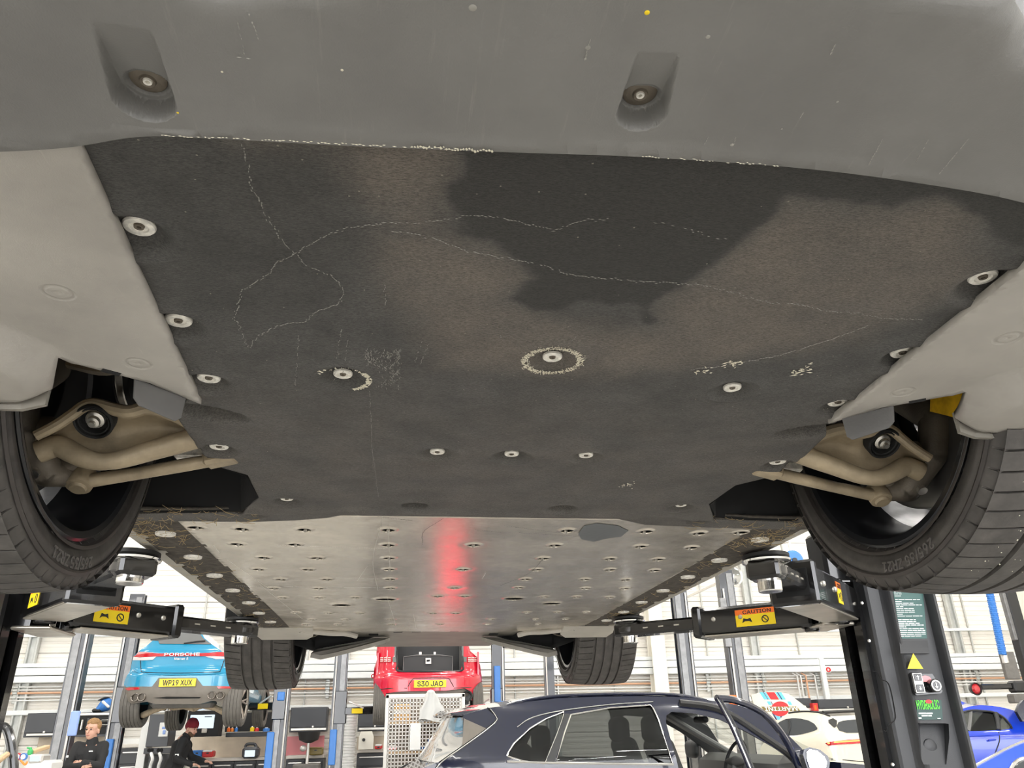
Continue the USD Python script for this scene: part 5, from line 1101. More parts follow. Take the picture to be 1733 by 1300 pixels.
part(suv, 'a_pillar', tube(curve([S.pt(1150, 1190, .01), S.pt(1200, 1196, .01), S.pt(1240, 1212, .0), S.pt(1290, 1245, .0), S.pt(1340, 1280, .0), S.pt(1360, 1300, 0)], 24), .032, 8), 'trim_dark')
mh = [ony(1260+x/7.535, 1160+y/7.535, 6.72) for x, y in ((745, 880), (760, 815), (830, 790), (960, 820), (1060, 900), (1090, 980), (1080, 1060), (800, 1060), (770, 960))]
mm_ = part(suv, 'door_mirror', hull(np.vstack([np.array(mh), np.array(mh)+(.03, .13, -.01), np.mean(mh, 0)+np.array([.05, .18, 0])])), 'navy', smooth=30)
mg = [ony(1260+x/7.535, 1160+y/7.535, 6.71) for x, y in ((790, 850), (830, 815), (930, 835), (1020, 910), (1055, 980), (1040, 1050), (830, 1050), (800, 960))]
part(mm_, 'mirror_glass', hull(np.vstack([np.array(mg), np.array(mg)+(0, .012, 0)])), 'mirror', smooth=False)

# ---- cream car behind it
G = lambda *pts: [(1260+x/7.535, 1160+y/7.535) for x, y in pts]
xk = ony(*G((1090, 600))[0], 9.6)[0]
def cream_y(x, z):
    x = np.asarray(x); d = x-xk
    return 9.6+np.where(d < 0, -d*1.15, d*.28)+.18*np.exp(-(d/.16)**2)*.0+.42*np.clip(z-1.28, 0, 9)+.12*np.clip(.95-z, 0, 9)
S = Surf(9.8, cream_y)
crm = thing('cream_car', 'cream white car behind the navy one, its red tail light bar lit', 'car', (6.2, 11.0, 0), None)
def back_c(f): b = f.copy(); b[:, 0] = f[:, 0]+1.0; b[:, 1] = np.maximum(f[:, 1]+.6, 11.6); return b
bd = part(crm, 'body', S.sheet(S.poly(G((300, 640), (390, 500), (480, 400), (560, 360), (660, 335), (760, 330), (900, 340), (1010, 365), (1090, 395), (1300, 385), (1700, 370), (1900, 380), (1950, 600), (1950, 1500), (200, 1500), (200, 800))), .08, back=back_c), 'cream_paint', smooth=40)
sw_ = pc('side_window', G((400, 510), (450, 465), (530, 428), (620, 420), (720, 425), (820, 450), (890, 490), (930, 545), (925, 565), (860, 590), (740, 622), (620, 642), (540, 645)), 'glass_dark', .010)
part(sw_, 'window_bar', [S.line(G((555, 430), (580, 520), (545, 640)), .012, .02, 8)], 'trim_dark')
rs = pc('rear_window', G((1180, 520), (1200, 470), (1260, 450), (1560, 420), (1850, 420), (1880, 600), (1300, 605), (1210, 575)), 'glass_dark', .010)
pc('window_corner', G((1075, 440), (1130, 420), (1180, 450), (1175, 520), (1150, 540), (1080, 480)), 'trim_dark', .012)
part(bd, 'roof_seam', S.line(G((560, 352), (740, 332), (900, 338), (1010, 362), (1090, 392)), .010, .006, 16), 'trim_dark')
part(bd, 'roof_rail', S.line(G((1000, 345), (1200, 335), (1500, 325)), .02, .0, 10), 'trim_dark')
tb = pc('light_bar', G((1035, 740), (1090, 720), (1320, 695), (1600, 680), (1900, 680), (1900, 725), (1600, 735), (1200, 755), (1070, 768)), 'lens_red', .014, lab='lit red tail light bar')
part(tb, 'light_strip', S.line(G((1060, 740), (1200, 722), (1400, 708), (1600, 700), (1880, 695)), .011, .026, 20), 'light_glow')
part(bd, 'bumper_gap', S.line(G((1110, 940), (1300, 955), (1640, 985)), .005, .004, 10), 'trim_dark')

# ---- raised white bonnet with racing stripes, further back
S = Surf(12.2, lambda x, z: 12.2+.28*np.clip(np.asarray(z)-1.2, 0, 9)+.10*np.abs(np.asarray(x)-5.9)**2)
mb = thing('white_bonnet', 'raised white bonnet with red and blue racing stripes and upside-down lettering', 'bonnet', (5.8, 12.4, 0), None)
bp_ = part(mb, 'bonnet_panel', S.sheet(S.poly(G((85, 130), (180, 95), (300, 85), (440, 85), (560, 110), (700, 210), (850, 330), (900, 420), (600, 640), (380, 560), (230, 440), (130, 290))), .08, thick=.03), 'cream_paint', smooth=40)
LOOK |= dict(stripe_blue=plain((.12, .50, .72), .35), stripe_navy=plain((.01, .03, .12), .35), gold=plain((.20, .15, .035), .4))
def pm(name, pts, mat, off=.004): return pc(name, G(*pts), mat, off, .004, parent=bp_)
def band(a, b, w0, w1, mat, off=.004, n='stripe'): pm(n, [(a[0]+w0, a[1]), (a[0]+w1, a[1]), (b[0]+w1, b[1]), (b[0]+w0, b[1])], mat, off)
for w0, w1, m in ((-138, -92, 'stripe_blue'), (-92, -84, 'stripe_navy'), (-80, -58, 'stripe_blue'), (-52, 52, 'red_print'), (60, 82, 'stripe_blue'), (84, 96, 'stripe_navy'), (98, 140, 'stripe_blue')):
    band((330, 90), (390, 182), w0, w1, m)
for w0, w1, m in ((-100, -60, 'stripe_blue'), (-52, -44, 'stripe_navy'), (160, 200, 'stripe_blue')): band((385, 205), (410, 250), w0, w1, m)
for w0, w1, m in ((-90, -72, 'stripe_navy'), (-66, -20, 'stripe_blue'), (-12, 6, 'stripe_navy'), (8, 40, 'stripe_blue')): band((440, 350), (490, 440), w0, w1, m)
cc_ = [(455+115*math.cos(t), 300+95*math.sin(t)) for t in np.linspace(0, 6.283, 30)[:-1]]; pm('roundel', cc_, 'red_print', .006)
pm('name_bar', [(215, 272), (665, 268), (712, 326), (262, 334)], 'gold', .009)
a, b, e = (S.pt(*G(q)[0], .016) for q in ((668, 274), (236, 278), (690, 326)))
ex = (b-a)/np.linalg.norm(b-a); ey = (e-a); ey -= ex*np.dot(ey, ex); hh_ = np.linalg.norm(ey); ey /= hh_
part(bp_, 'bonnet_lettering', text('MARTINI', hh_*.95, a, ex, ey, .003, True, width=np.linalg.norm(b-a)*.96), 'print_white', smooth=False)
part(mb, 'support', tube([(5.9, 12.5, 0.0), (5.9, 12.5, 1.5)], .03, 8), 'trim_dark')

# ---- blue car at the right, and the bonnet of another in front of it
G = lambda *pts: [(1600+x/7.647, 1130+y/7.647) for x, y in pts]
S = Surf(10.4, lambda x, z: 10.4-.25*(np.asarray(x)-7.6)+.55*np.clip(np.asarray(z)-1.22, 0, 9)+.12*np.clip(1.-np.asarray(z), 0, 9))
blu = thing('blue_car', 'bright blue car at the right edge, seen from its side', 'car', (7.8, 11.2, 0), None)
out_b = S.poly(G((-60, 740), (0, 690), (110, 610), (230, 530), (330, 500), (450, 487), (600, 495), (760, 520), (900, 560), (940, 600), (1100, 760), (1400, 820), (1500, 1700), (-60, 1700)))
wb_ = S.poly(G((118, 650), (200, 590), (330, 556), (480, 560), (630, 580), (760, 650), (850, 760), (850, 790), (740, 806), (440, 820), (130, 825), (110, 740)))
bd = part(blu, 'body', S.sheet(out_b.difference(wb_), .08, thick=.03), 'blue_paint', smooth=40)
part(blu, 'side_panel', Surf(0, lambda x, z: S.yf(x, z)+1.6-1.1*np.clip(np.asarray(z)-1.22, 0, 9)).sheet(out_b.difference(wb_), .1, thick=.03), 'cabin', smooth=40)
part(blu, 'side_window', S.sheet(wb_.buffer(.02), .1, -.015, .004), 'side_glass', smooth=30)
part(bd, 'window_trim', S.line(G((118, 650), (200, 590), (330, 556), (480, 560), (630, 580), (760, 650), (850, 760), (850, 790)), .014, .004, 30), 'trim_dark')
part(bd, 'pillar', S.line(G((650, 585), (680, 700), (690, 806)), .03, .004, 8), 'cabin'); part(bd, 'pillar', S.line(G((330, 560), (320, 690), (300, 820)), .022, -.02, 8), 'cabin_grey')
rf = [S.pt(*q) for q in G((110, 610), (230, 530), (330, 500), (450, 487), (600, 495), (760, 520), (900, 560))]; n_ = len(rf)
V = np.vstack([rf, np.array(rf)+(.25, .65, .04), np.array(rf)+(.35, 1.2, 0)]); F = np.array([[r_*n_+i, r_*n_+i+1, (r_+1)*n_+i+1, (r_+1)*n_+i] for r_ in (0, 1) for i in range(n_-1)])
part(blu, 'roof', (np.vstack([V, V-(0, 0, .03)]), np.vstack([F[:, ::-1], F+len(V)])), 'blue_paint', smooth=40)
part(blu, 'seat', hull(np.vstack([_ico.vertices*.09+S.pt(*q, -.5) for q in G((470, 790), (560, 650), (640, 610), (560, 800), (430, 820))])), 'cabin')
part(blu, 'seat', hull(np.vstack([_ico.vertices*.07+S.pt(*q, -.9) for q in G((600, 780), (640, 700), (560, 800))])), 'cabin')
part(bd, 'door_handle', S.line(G((560, 945), (600, 935), (650, 930)), .014, .03, 6), 'blue_paint'); part(bd, 'door_handle', S.line(G((170, 950), (200, 940), (235, 938)), .014, .03, 6), 'blue_paint')
part(bd, 'panel_gap', S.line(G((690, 830), (700, 950), (640, 1120)), .006, .003, 10), 'trim_dark'); part(bd, 'crease', S.line(G((130, 895), (450, 880), (800, 860)), .014, -.004, 14), 'blue_paint')
part(blu, 'open_bonnet', hull([S.pt(*q, -.9) for q in G((90, 390), (110, 400), (340, 490), (110, 620), (90, 600))]+[S.pt(*q, -1.0) for q in G((90, 390), (340, 490), (110, 620))]), 'blue_paint', smooth=False)
bs = [S.pt(*q, .25) for q in G((925, 570), (960, 480), (1010, 420), (1200, 420), (1200, 700), (1000, 700))]
part(blu, 'open_tailgate', hull(np.vstack([bs, np.array(bs)+(0, .05, 0)])), 'navy', smooth=20)
S = Surf(6.6, lambda x, z: 6.6+1.2*np.clip(np.asarray(z)-.95, -9, 9)*.9-.35*(np.asarray(x)-5.2))
fbl = thing('blue_sports_car', 'glossy blue front wing cutting into the lower right corner', 'car', (5.4, 7.2, 0), None)
wp = S.poly(G((340, 1300), (520, 1200), (700, 1100), (880, 1010), (1100, 920), (1400, 840), (1700, 840), (1700, 1900), (200, 1900), (250, 1400)))
bd = part(fbl, 'wing', S.sheet(wp, .06, thick=.05), 'blue_front', smooth=40)
part(bd, 'wing_edge', S.line(G((345, 1300), (520, 1203), (700, 1103), (880, 1013), (1100, 923)), .012, .004, 20), 'chrome')
hl_ = part(fbl, 'headlamp', S.sheet(S.poly(G((850, 1320), (900, 1240), (1000, 1180), (1200, 1150), (1200, 1320))), .06, .015, .02), 'glass_dark', smooth=30)
part(hl_, 'lamp_rim', S.line(G((850, 1320), (900, 1240), (1000, 1180), (1200, 1150)), .016, .02, 14), 'chrome')
part(fbl, 'tyre', lathe([(.02, -.1), (.24, -.11), (.33, -.12), (.35, 0), (.33, .12), (.24, .11), (.02, .1)], (5.5, 7.2, .35), (1, 0, 0), 32), 'tyre_far')
# ================================================================ lifts, benches and tools further back
LOOK |= dict(post_grey=plain((.032, .035, .043), .3, coat=.4, var=.2, vscale=3.), post_edge=plain((.20, .20, .20), .35, metal=.6, var=.2, vscale=10.), blue_plastic=plain((.05, .21, .60), .4), paper_blue=plain((.30, .42, .78), .7), cabinet=plain((.055, .058, .066), .4), cabinet_in=plain((.012, .012, .013), .7), rail=plain((.72, .70, .66), .3, metal=.5), beige=plain((.62, .53, .42), .6, var=.08, vscale=4.), bench_top=plain((.60, .56, .50), .35), drawer=plain((.03, .031, .034), .4),
             red_plastic=plain((.62, .03, .03), .4), green_plastic=plain((.05, .42, .12), .4), orange_plastic=plain((.85, .25, .03), .4), white_plastic=plain((.78, .78, .76), .4), screen=glow((.72, .86, 1.), .95), cardboard=plain((.62, .38, .15), .75, var=.1), cloth=plain((.60, .60, .58), .8, bump=.2), pine=plain((.62, .44, .26), .6), cage=plain((.68, .66, .62), .4, metal=.2), skin=plain((.58, .33, .24), .5), hair=plain((.30, .17, .07), .7, var=.3, vscale=60.), beard=plain((.10, .055, .03), .8), black_cloth=plain((.013, .013, .014), .8, bump=.3), beanie=plain((.16, .008, .016), .9, bump=.5, bscale=120.), lip=plain((.45, .16, .13), .5), eye=plain((.02, .015, .012), .3))


def bg_post(label, px, py, y, s, group=None, edge=True, w=.24, h=3.75, blue=None, arms=(), ps=None):
    """A workshop lift post; s is the side its channel opens to (+1: towards +x)."""
    c = ony(px, py, y); x = c[0]
    t = thing('lift_post', label, 'vehicle lift', (x, y, 0), None, group)
    d = .16
    ch = [(x-s*w/2, y-d/2), (x+s*w/2, y-d/2), (x+s*w/2, y-d/2+.05), (x+s*w/2-s*.02, y-d/2+.05), (x+s*w/2-s*.02, y-d/2+.02), (x-s*w/2+s*.02, y-d/2+.02), (x-s*w/2+s*.02, y+d/2-.02), (x+s*w/2, y+d/2-.02), (x+s*w/2, y+d/2), (x-s*w/2, y+d/2)]
    part(t, 'column', ext(ch, h), 'post_grey', smooth=False); part(t, 'base_plate', box((x, y, .012), (.5, .45, .024)), 'post_grey')
    if edge: part(t, 'face_strip', box((x+s*w*.20, y-d/2-.006, h/2+.3), (w*.42, .012, h-.7), bev=.004), 'post_edge')
    part(t, 'cable_tube', cyl((x-s*w*.34, y-d/2-.02, .3), (x-s*w*.34, y-d/2-.02, h-.3), .016, 8), 'rail')
    for z0, z1, m, dx in (blue or ()): part(t, 'cover', box((x+dx, y-d/2-.03, (z0+z1)/2), (.12, .05, z1-z0), bev=.012), m)
    for ex_, ey_, ez_ in arms:
        e = np.array([ex_, ey_, ez_-.055]); p = np.array([x+s*(w/2+.04), y-d/2+.02, ez_-.065])
        ca = part(t, 'carriage', box((x+s*.04, y, ez_), (w*.9, d+.06, .55), bev=.01), 'lift_black')
        m = p+(e-p)*.55
        a = part(t, 'arm', beam(p-(s*.05, 0, 0), m, .13, .12, .008), 'lift_black'); part(a, 'inner_bar', beam(m-(e-p)*.08, e, .09, .075, .006), 'lift_black')
        part(a, 'pad', cyl(e-(0, 0, .05), e+(0, 0, .055), .06, 20, bev=.008), 'chrome')
        n = np.array([(e-p)[1], -(e-p)[0], 0]); n = n if n[1] < 0 else -n; n /= np.linalg.norm(n)
        q = p+(e-p)*.18+n*.066; part(a, 'caution_sticker', box(q, (.20, .004, .085), np.stack([np.cross(n, (0, 0, 1)), n, [0, 0, 1]], 1)), 'sticker_yellow')
        part(a, 'arm_restraint', [beam(p+(s*.02, -.06, .16), p+(e-p)*.32+(0, -.06, .04), .03, .025, .004)], 'rail')
    return t


uz = cz_-.25
bg_post('dark lift post with a blue paper roll, at the far left', 121, 1180, 12.6, -1, blue=[(1.50, 1.82, 'paper_blue', .14)])
bg_post('dark lift post just left of the teal car', 207, 1170, 14.6, 1, blue=[(.6, 1.45, 'blue_plastic', -.02)], arms=[(cx_-.55, 14.9, uz)])
bg_post('dark lift post just right of the teal car, blue cap on its face', 480, 1170, 14.6, -1, blue=[(1.98, 2.12, 'blue_plastic', -.02), (.5, 1.5, 'blue_plastic', -.13)], arms=[(cx_+.55, 14.9, uz)])
bg_post('dark lift post left of the red car with a long blue cover', 574, 1180, 15.4, 1, blue=[(.95, 1.52, 'blue_plastic', -.05)], arms=[(rx_-.5, 15.6, rz_-.33)])
bg_post('dark lift post right of the red car with a short blue cover', 843, 1150, 15.4, -1, edge=False, blue=[(1.92, 2.55, 'blue_plastic', -.03)], arms=[(rx_+.5, 15.6, rz_-.33)])
bg_post('plain dark blue post behind the right rear tyre', 929, 1140, 17.5, 1, edge=False, w=.2)
bg_post('grey lift post behind the navy car, right of the cream wall column', 1160, 1120, 12.6, -1)
bg_post('grey lift post with a stepped sleeve, left of the white bonnet', 1244, 1120, 12.2, 1, blue=[(2.55, 3.3, 'post_edge', -.12), (1.72, 1.86, 'sticker_orange', -.16)])


def rect(parent, name, r, y, d, mat, bev=.008, label=None):
    """A box whose front, at y, covers the rectangle r = (x0, y0, x1, y1) of the view; d deep."""
    a, b = ony((r[0]+r[2])/2, r[1], y), ony((r[0]+r[2])/2, r[3], y); l, r_ = ony(r[0], (r[1]+r[3])/2, y), ony(r[2], (r[1]+r[3])/2, y)
    return part(parent, name, box(((l[0]+r_[0])/2, y+d/2, (a[2]+b[2])/2), (r_[0]-l[0], d, a[2]-b[2]), bev=bev), mat, label=label)


def prop(name, label, cat_, r, y, group=None): c = ony((r[0]+r[2])/2, r[3], y); return thing(name, label, cat_, c, None, group)


def cabinet(label, r, y=19.35, open_=False):
    t = prop('wall_cabinet', label, 'cabinet', r, y); x0, y0, x1, y1 = r
    rect(t, 'body', r, y+.02, .45, 'cabinet')
    if open_: rect(t, 'interior', (x0+3, y0+6, x1-3, y1-4), y, .05, 'cabinet_in')
    else: rect(t, 'shutter', (x0+1, y0+1, x1-1, y1-8), y-.01, .04, 'cabinet'); part(t, 'lock', lathe([(1e-5, .02), (.02, .02), (.025, 0)], ony(x0+(x1-x0)*.62, y1-9, y-.01), (0, -1, 0), 14), 'rail')
    rect(t, 'rail', (x0+1, y1-6.5, x1-1, y1-2.5) if not open_ else (x0+2, y0+1, x1-2, y0+5), y-.03, .05, 'rail')
    return t


cabinet('closed dark wall cabinet at the far left of the back wall', (43, 1207, 94, 1248))
oc_ = cabinet('open dark wall cabinet with tools, behind the blond man', (117, 1206, 190, 1247), open_=True)
for i, (r, m) in enumerate((((128, 1216, 133, 1228), 'green_plastic'), ((121, 1229, 127, 1236), 'red_plastic'), ((136, 1218, 139, 1236), 'rail'), ((146, 1216, 150, 1234), 'cabinet'), ((171, 1218, 184, 1221), 'rail'), ((171, 1226, 184, 1229), 'rail'), ((152, 1228, 156, 1237), 'rail'))):
    t = prop('tool', ['green bottle in the open wall cabinet', 'small red tool low in the open wall cabinet', 'thin silver tool standing in the open wall cabinet', 'dark tool in the middle of the open wall cabinet', 'upper silver shelf bracket in the open wall cabinet', 'lower silver shelf bracket in the open wall cabinet', 'short silver tool low in the open wall cabinet'][i], 'tool', r, 19.25)
    rect(t, 'body', r, 19.25, .06, m, .012)
    rect(t, 'grip', (r[0]+.8, r[3]-2.2, r[2]-.8, r[3]-.4), 19.24, .08, 'cabinet_in', .004)
cabinet('closed dark wall cabinet right of the teal car, tinted red by reflections', (491, 1197, 553, 1239))
cabinet('closed dark wall cabinet behind the left rear wheel of the red car', (606, 1195, 652, 1238))
cabinet('long black wall cabinet above the cream car', (1384, 1183, 1466, 1206)); cabinet('short black wall cabinet between the white bonnet and the orange sign', (1343, 1182, 1374, 1205))
sg = prop('orange_sign', 'small orange and red sign between two black wall cabinets', 'sign', (1376, 1190, 1385, 1204), 19.2); rect(sg, 'board', (1376, 1190, 1385, 1204), 19.2, .86, 'red_plastic'); rect(sg, 'symbol', (1378.5, 1194, 1382.5, 1202), 19.19, .02, 'sticker_orange')
# motorcycle helmet on the open cabinet
hc = ony(177, 1195, 19.6); hm = thing('helmet', 'blue and black motocross helmet on top of the open wall cabinet', 'helmet', hc-(0, 0, .12), None)
sh = part(hm, 'shell', hull(np.vstack([_ico.vertices*(.14, .15, .14)+hc+(.03, 0, .03), _ico.vertices*(.10, .12, .07)+hc+(-.07, 0, -.06)])), 'blue_plastic', smooth=60)
part(sh, 'peak', hull(np.vstack([_ico.vertices*(.05, .10, .015)+hc+(-.10, -.02, .12), _ico.vertices*(.06, .12, .02)+hc+(.02, -.02, .17)])), 'trim_dark', smooth=60); part(sh, 'chin_bar', hull(np.vstack([_ico.vertices*(.04, .10, .04)+hc+(-.19, -.02, -.09), _ico.vertices*(.04, .12, .05)+hc+(-.06, -.02, -.10)])), 'trim_dark', smooth=60); part(sh, 'stripe', hull(np.vstack([_ico.vertices*.03+hc+(.0, -.14, .08), _ico.vertices*.03+hc+(.12, -.12, -.02)])), 'white_plastic', smooth=60)


def bench(label, x0, x1, top, y=19.2, back='beige', btop=1246, drawers=2, fm='drawer'):
    t = prop('workbench', label, 'workbench', (x0, top, x1, 1330), y)
    rect(t, 'worktop', (x0, top-2.5, x1, top+3), y-.03, .75, 'bench_top')
    rect(t, 'splashback', (x0, btop, x1, top-2), y+.68, .04, back)
    n = max(1, round((x1-x0)/38)); zt = ony((x0+x1)/2, top+3.2, y)[2]
    xa, xb = ony(x0, top, y)[0], ony(x1, top, y)[0]
    for i in range(n):
        a, b = xa+(xb-xa)*i/n, xa+(xb-xa)*(i+1)/n
        part(t, 'carcass', box(((a+b)/2, y+.36, zt/2+.03), (b-a-.01, .66, zt-.08)), fm)
        for k in range(drawers+2):
            h = (zt-.14)/(drawers+2); zc = zt-.04-h*(k+.5)
            dr = part(t, 'drawer', box(((a+b)/2, y+.01, zc), (b-a-.04, .03, h-.02), bev=.004), fm); part(dr, 'handle', box(((a+b)/2, y-.015, zc+h*.3), (b-a-.12, .03, .025), bev=.006), 'rail')
    return t
bench('pale workbench at the far left, red tool bag on top', 62, 195, 1289)
bench('workbench behind the teal car under a dark shelf', 322, 470, 1285); bench('workbench with a pinkish back panel, right of the teal car', 484, 548, 1281, back='pink_print')
bench('black workbench left of the mesh cage', 604, 655, 1271, back='beige')
bench('grey drawer unit left of the black diagnostic cabinet', 205, 243, 1262, back='white_plastic', btop=1250)
t = prop('shelf', 'long dark shelf behind the teal car with small bottles on it', 'shelf', (368, 1236, 472, 1246), 19.1); rect(t, 'board', (382, 1239, 472, 1247), 18.95, .5, 'drawer'); rect(t, 'back_panel', (382, 1206, 472, 1238), 19.45, .04, 'cabinet_in')
for i, (r, m, l) in enumerate((((384, 1230, 389, 1238.5), 'sticker_orange', 'orange bottle beside the monitor on the dark shelf'), ((390, 1231, 395, 1238.5), 'orange_plastic', 'orange red bottle right of the orange bottle on the dark shelf'), ((397, 1230, 402, 1238.5), 'blue_plastic', 'blue bottle right of the orange bottles on the dark shelf'), ((423, 1229, 430, 1238), 'sticker_yellow', 'yellow bottle on the dark shelf right of the teal car wheel'), ((431, 1231, 438, 1238), 'red_plastic', 'red bottle right of the yellow bottle on the dark shelf'), ((445, 1231, 456, 1238.3), 'blue_plastic', 'blue bottle at the right end of the dark shelf'))):
    a, b = ony((r[0]+r[2])/2, r[3], 19.05), ony((r[0]+r[2])/2, r[1], 19.05); h = b[2]-a[2]; w = (r[2]-r[0])/75/2
    t = thing('bottle', l, 'bottle', a, None); bo = part(t, 'body', lathe([(1e-5, 0), (w, 0), (w, h*.65), (w*.4, h*.8), (w*.4, h*.85), (1e-5, h*.85)], a, (0, 0, 1), 14), m); part(t, 'cap', lathe([(w*.42, h*.82), (w*.42, h), (1e-5, h)], a, (0, 0, 1), 12), 'white_plastic')
# monitor in its black cabinet
t = prop('computer_monitor', 'lit monitor in a black cabinet behind the man in the red beanie', 'monitor', (316, 1205, 370, 1246), 18.4); rect(t, 'housing', (316, 1203, 371, 1247), 18.42, .4, 'cabinet_in'); rect(t, 'wall_bracket', (335, 1215, 350, 1235), 18.8, 1.12, 'cabinet'); sc_ = rect(t, 'screen', (321, 1210, 362, 1233), 18.40, .04, 'screen'); rect(sc_, 'screen_line', (346, 1212.5, 359, 1214), 18.39, .02, 'cabinet'); rect(sc_, 'screen_line', (325, 1220, 332, 1221), 18.39, .02, 'paper_blue'); rect(t, 'note', (341, 1233.5, 350, 1240.5), 18.39, .02, 'bench_top')
t = prop('diagnostic_cabinet', 'tall black machine cabinet with a white label and hanging white hoses', 'cabinet', (245, 1207, 288, 1330), 17.2); rect(t, 'door', (250, 1209, 287, 1264), 17.2, .5, 'cabinet'); lb2 = rect(t, 'label_sheet', (269, 1223, 285, 1247), 17.17, .03, 'white_plastic'); rect(lb2, 'print', (274, 1230, 280, 1234), 17.16, .02, 'paper_blue'); rect(lb2, 'print', (275, 1236, 280, 1243), 17.16, .02, 'paper_blue')
rect(t, 'frame', (232, 1222, 246, 1330), 17.25, .4, 'white_plastic'); sp2 = rect(t, 'socket_panel', (243, 1266, 289, 1276), 17.15, .08, 'drawer'); rect(t, 'base', (243, 1277, 289, 1400), 17.2, .5, 'drawer')
for x in (252, 257, 268, 273): part(sp2, 'socket', lathe([(1e-5, .02), (.03, .02), (.035, 0)], ony(x, 1270, 17.15), (0, -1, 0), 12), 'hole')
for x in (256, 270): part(t, 'hose', tube(curve([ony(x, 1275, 17.1), ony(x+2, 1285, 17.0), ony(x-2, 1300, 17.05), ony(x-1, 1330, 17.05)], 16), .03, 8), 'white_plastic')
for r, m, l, n, c in (((325, 1271, 341, 1282), 'blue_plastic', 'blue parts bins on the bench behind the teal car', 'parts_bin', 'bin'), ((342, 1271, 360, 1282), 'red_plastic', 'red and white box on the bench behind the teal car', 'tool_box', 'box'), ((100, 1278, 123, 1286), 'red_plastic', 'red tool bag on the far left bench', 'tool_bag', 'bag'), ((522, 1266, 546, 1278), 'gold', 'olive box on the bench with the pink panel', 'parts_box', 'box'), ((634, 1261, 647, 1268), 'red_plastic', 'small red box on the black bench', 'tool_box', 'box')):
    t = prop(n, l, c, r, 18.95); b2 = rect(t, 'body', r, 18.95, .3, m, .02); rect(t, 'lid', (r[0]+1, r[1]-1, r[2]-1, r[1]+2), 18.94, .3, 'white_plastic' if m == 'red_plastic' else m, .01); rect(b2, 'catch', ((r[0]+r[2])/2-2, r[1]+3, (r[0]+r[2])/2+2, r[1]+5), 18.93, .03, 'drawer', .004)
t = prop('battery_charger', 'dark portable charger with a small lit screen on the bench', 'charger', (409, 1261, 437, 1284), 18.9); rect(t, 'case', (409, 1264, 437, 1284), 18.9, .3, 'cabinet', .05); rect(t, 'screen', (414, 1270, 431, 1281), 18.88, .04, 'screen'); part(t, 'handle', tube(curve([ony(415, 1265, 19), ony(418, 1260, 19), ony(430, 1259.5, 19), ony(434, 1264, 19)], 14), .03, 8), 'cabinet')
t = prop('service_machine', 'white service machine with red and blue gauges and a blue display, far left', 'machine', (25, 1276, 80, 1340), 11.0); rect(t, 'body', (30, 1288, 76, 1400), 11.02, .4, 'white_plastic', .03); hd_ = rect(t, 'display_panel', (47, 1277, 72, 1291), 11.0, .25, 'rail', .02); rect(hd_, 'display', (50, 1280, 66, 1289), 10.98, .04, 'screen')
for x, m in ((31, 'red_plastic'), (41, 'blue_plastic')):
    g2 = ony(x, 1281, 10.95); gg = part(t, 'gauge', lathe([(1e-5, .03), (.034, .03), (.040, .04), (.042, 0)], g2, (0, -1, 0), 20), m); part(gg, 'dial', lathe([(1e-5, .035), (.028, .035), (.028, .03)], g2, (0, -1, 0), 18), 'white_plastic')
part(t, 'hose', tube(curve([ony(35, 1287, 10.9), ony(42, 1294, 10.85), ony(46, 1290, 10.9)], 12), .012, 6), 'orange_plastic')
pl_ = thing('plank', 'orange timber offcut lying on the white service machine', 'wood', ony(64, 1272, 11.3), None); part(pl_, 'board', beam(ony(53, 1273, 11.2), ony(80, 1264, 11.5), .08, .04, .006), 'pine')
t = thing('spray_bottle', 'green spray bottle beside the orange timber at the far left', 'bottle', ony(50, 1278, 11.15), None); q = ony(50, 1278, 11.15); part(t, 'body', lathe([(1e-5, 0), (.03, 0), (.03, .05), (.012, .07), (1e-5, .07)], q, (0, 0, 1), 14), 'green_plastic'); part(t, 'trigger', hull(np.vstack([_ico.vertices*.012+q+(0, 0, .075), _ico.vertices*.010+q+(-.04, 0, .08)])), 'green_plastic')
# bench vice with a black funnel, on a stand
q = ony(520, 1284, 18.7); t = thing('drain_funnel', 'black oil drain funnel on a silver stand in front of the pink panel', 'funnel', q, None)
part(t, 'funnel', lathe([(.06, .30), (.20, .36), (.24, .52), (.225, .52), (.19, .38), (1e-5, .34)], q, (0, 0, 1), 28), 'trim_dark'); part(t, 'stem', [chain([q+(0, 0, -.1), q+(0, 0, .32)], [.035, .03])], 'rail'); part(t, 'valve', ball(q+(-.10, -.02, .2), .07, (1, .8, .9)), 'rail'); part(t, 'basket', box(q+(0, 0, -.28), (.55, .4, .36), bev=.02), 'grey_metal')
# oil tank
q = ony(619, 1268.2, 19.1); t = thing('oil_can', 'cream plastic oil can with a black tap on the black bench', 'can', q, None); part(t, 'body', hull([q+p for p in [(sx*a, sy*b, z) for sx in (-1, 1) for sy in (-1, 1) for a, b, z in ((.16, .12, .0), (.16, .12, .25), (.12, .09, .36))]]), 'cream', smooth=20); part(t, 'tap', lathe([(1e-5, .05), (.03, .05), (.035, 0)], q+(-.05, -.12, .19), (0, -1, 0), 14), 'trim_dark')
# white corrugated column
q = ony(590, 1250, 17.6); t = thing('ribbed_duct', 'white ribbed duct standing beside the long blue cover', 'duct', (q[0], 17.6, 0), None)
prf = []
for k in range(34): prf += [(.13, .03+k*.055), (.145, .04+k*.055), (.145, .065+k*.055), (.13, .075+k*.055)]
part(t, 'duct', lathe([(.06, .0)]+prf+[(1e-5, 1.92)], (q[0], 17.6, 0), (0, 0, 1), 24), 'white_plastic', smooth=20); part(t, 'foot', box((q[0], 17.6, .02), (.4, .4, .04), bev=.01), 'rail')
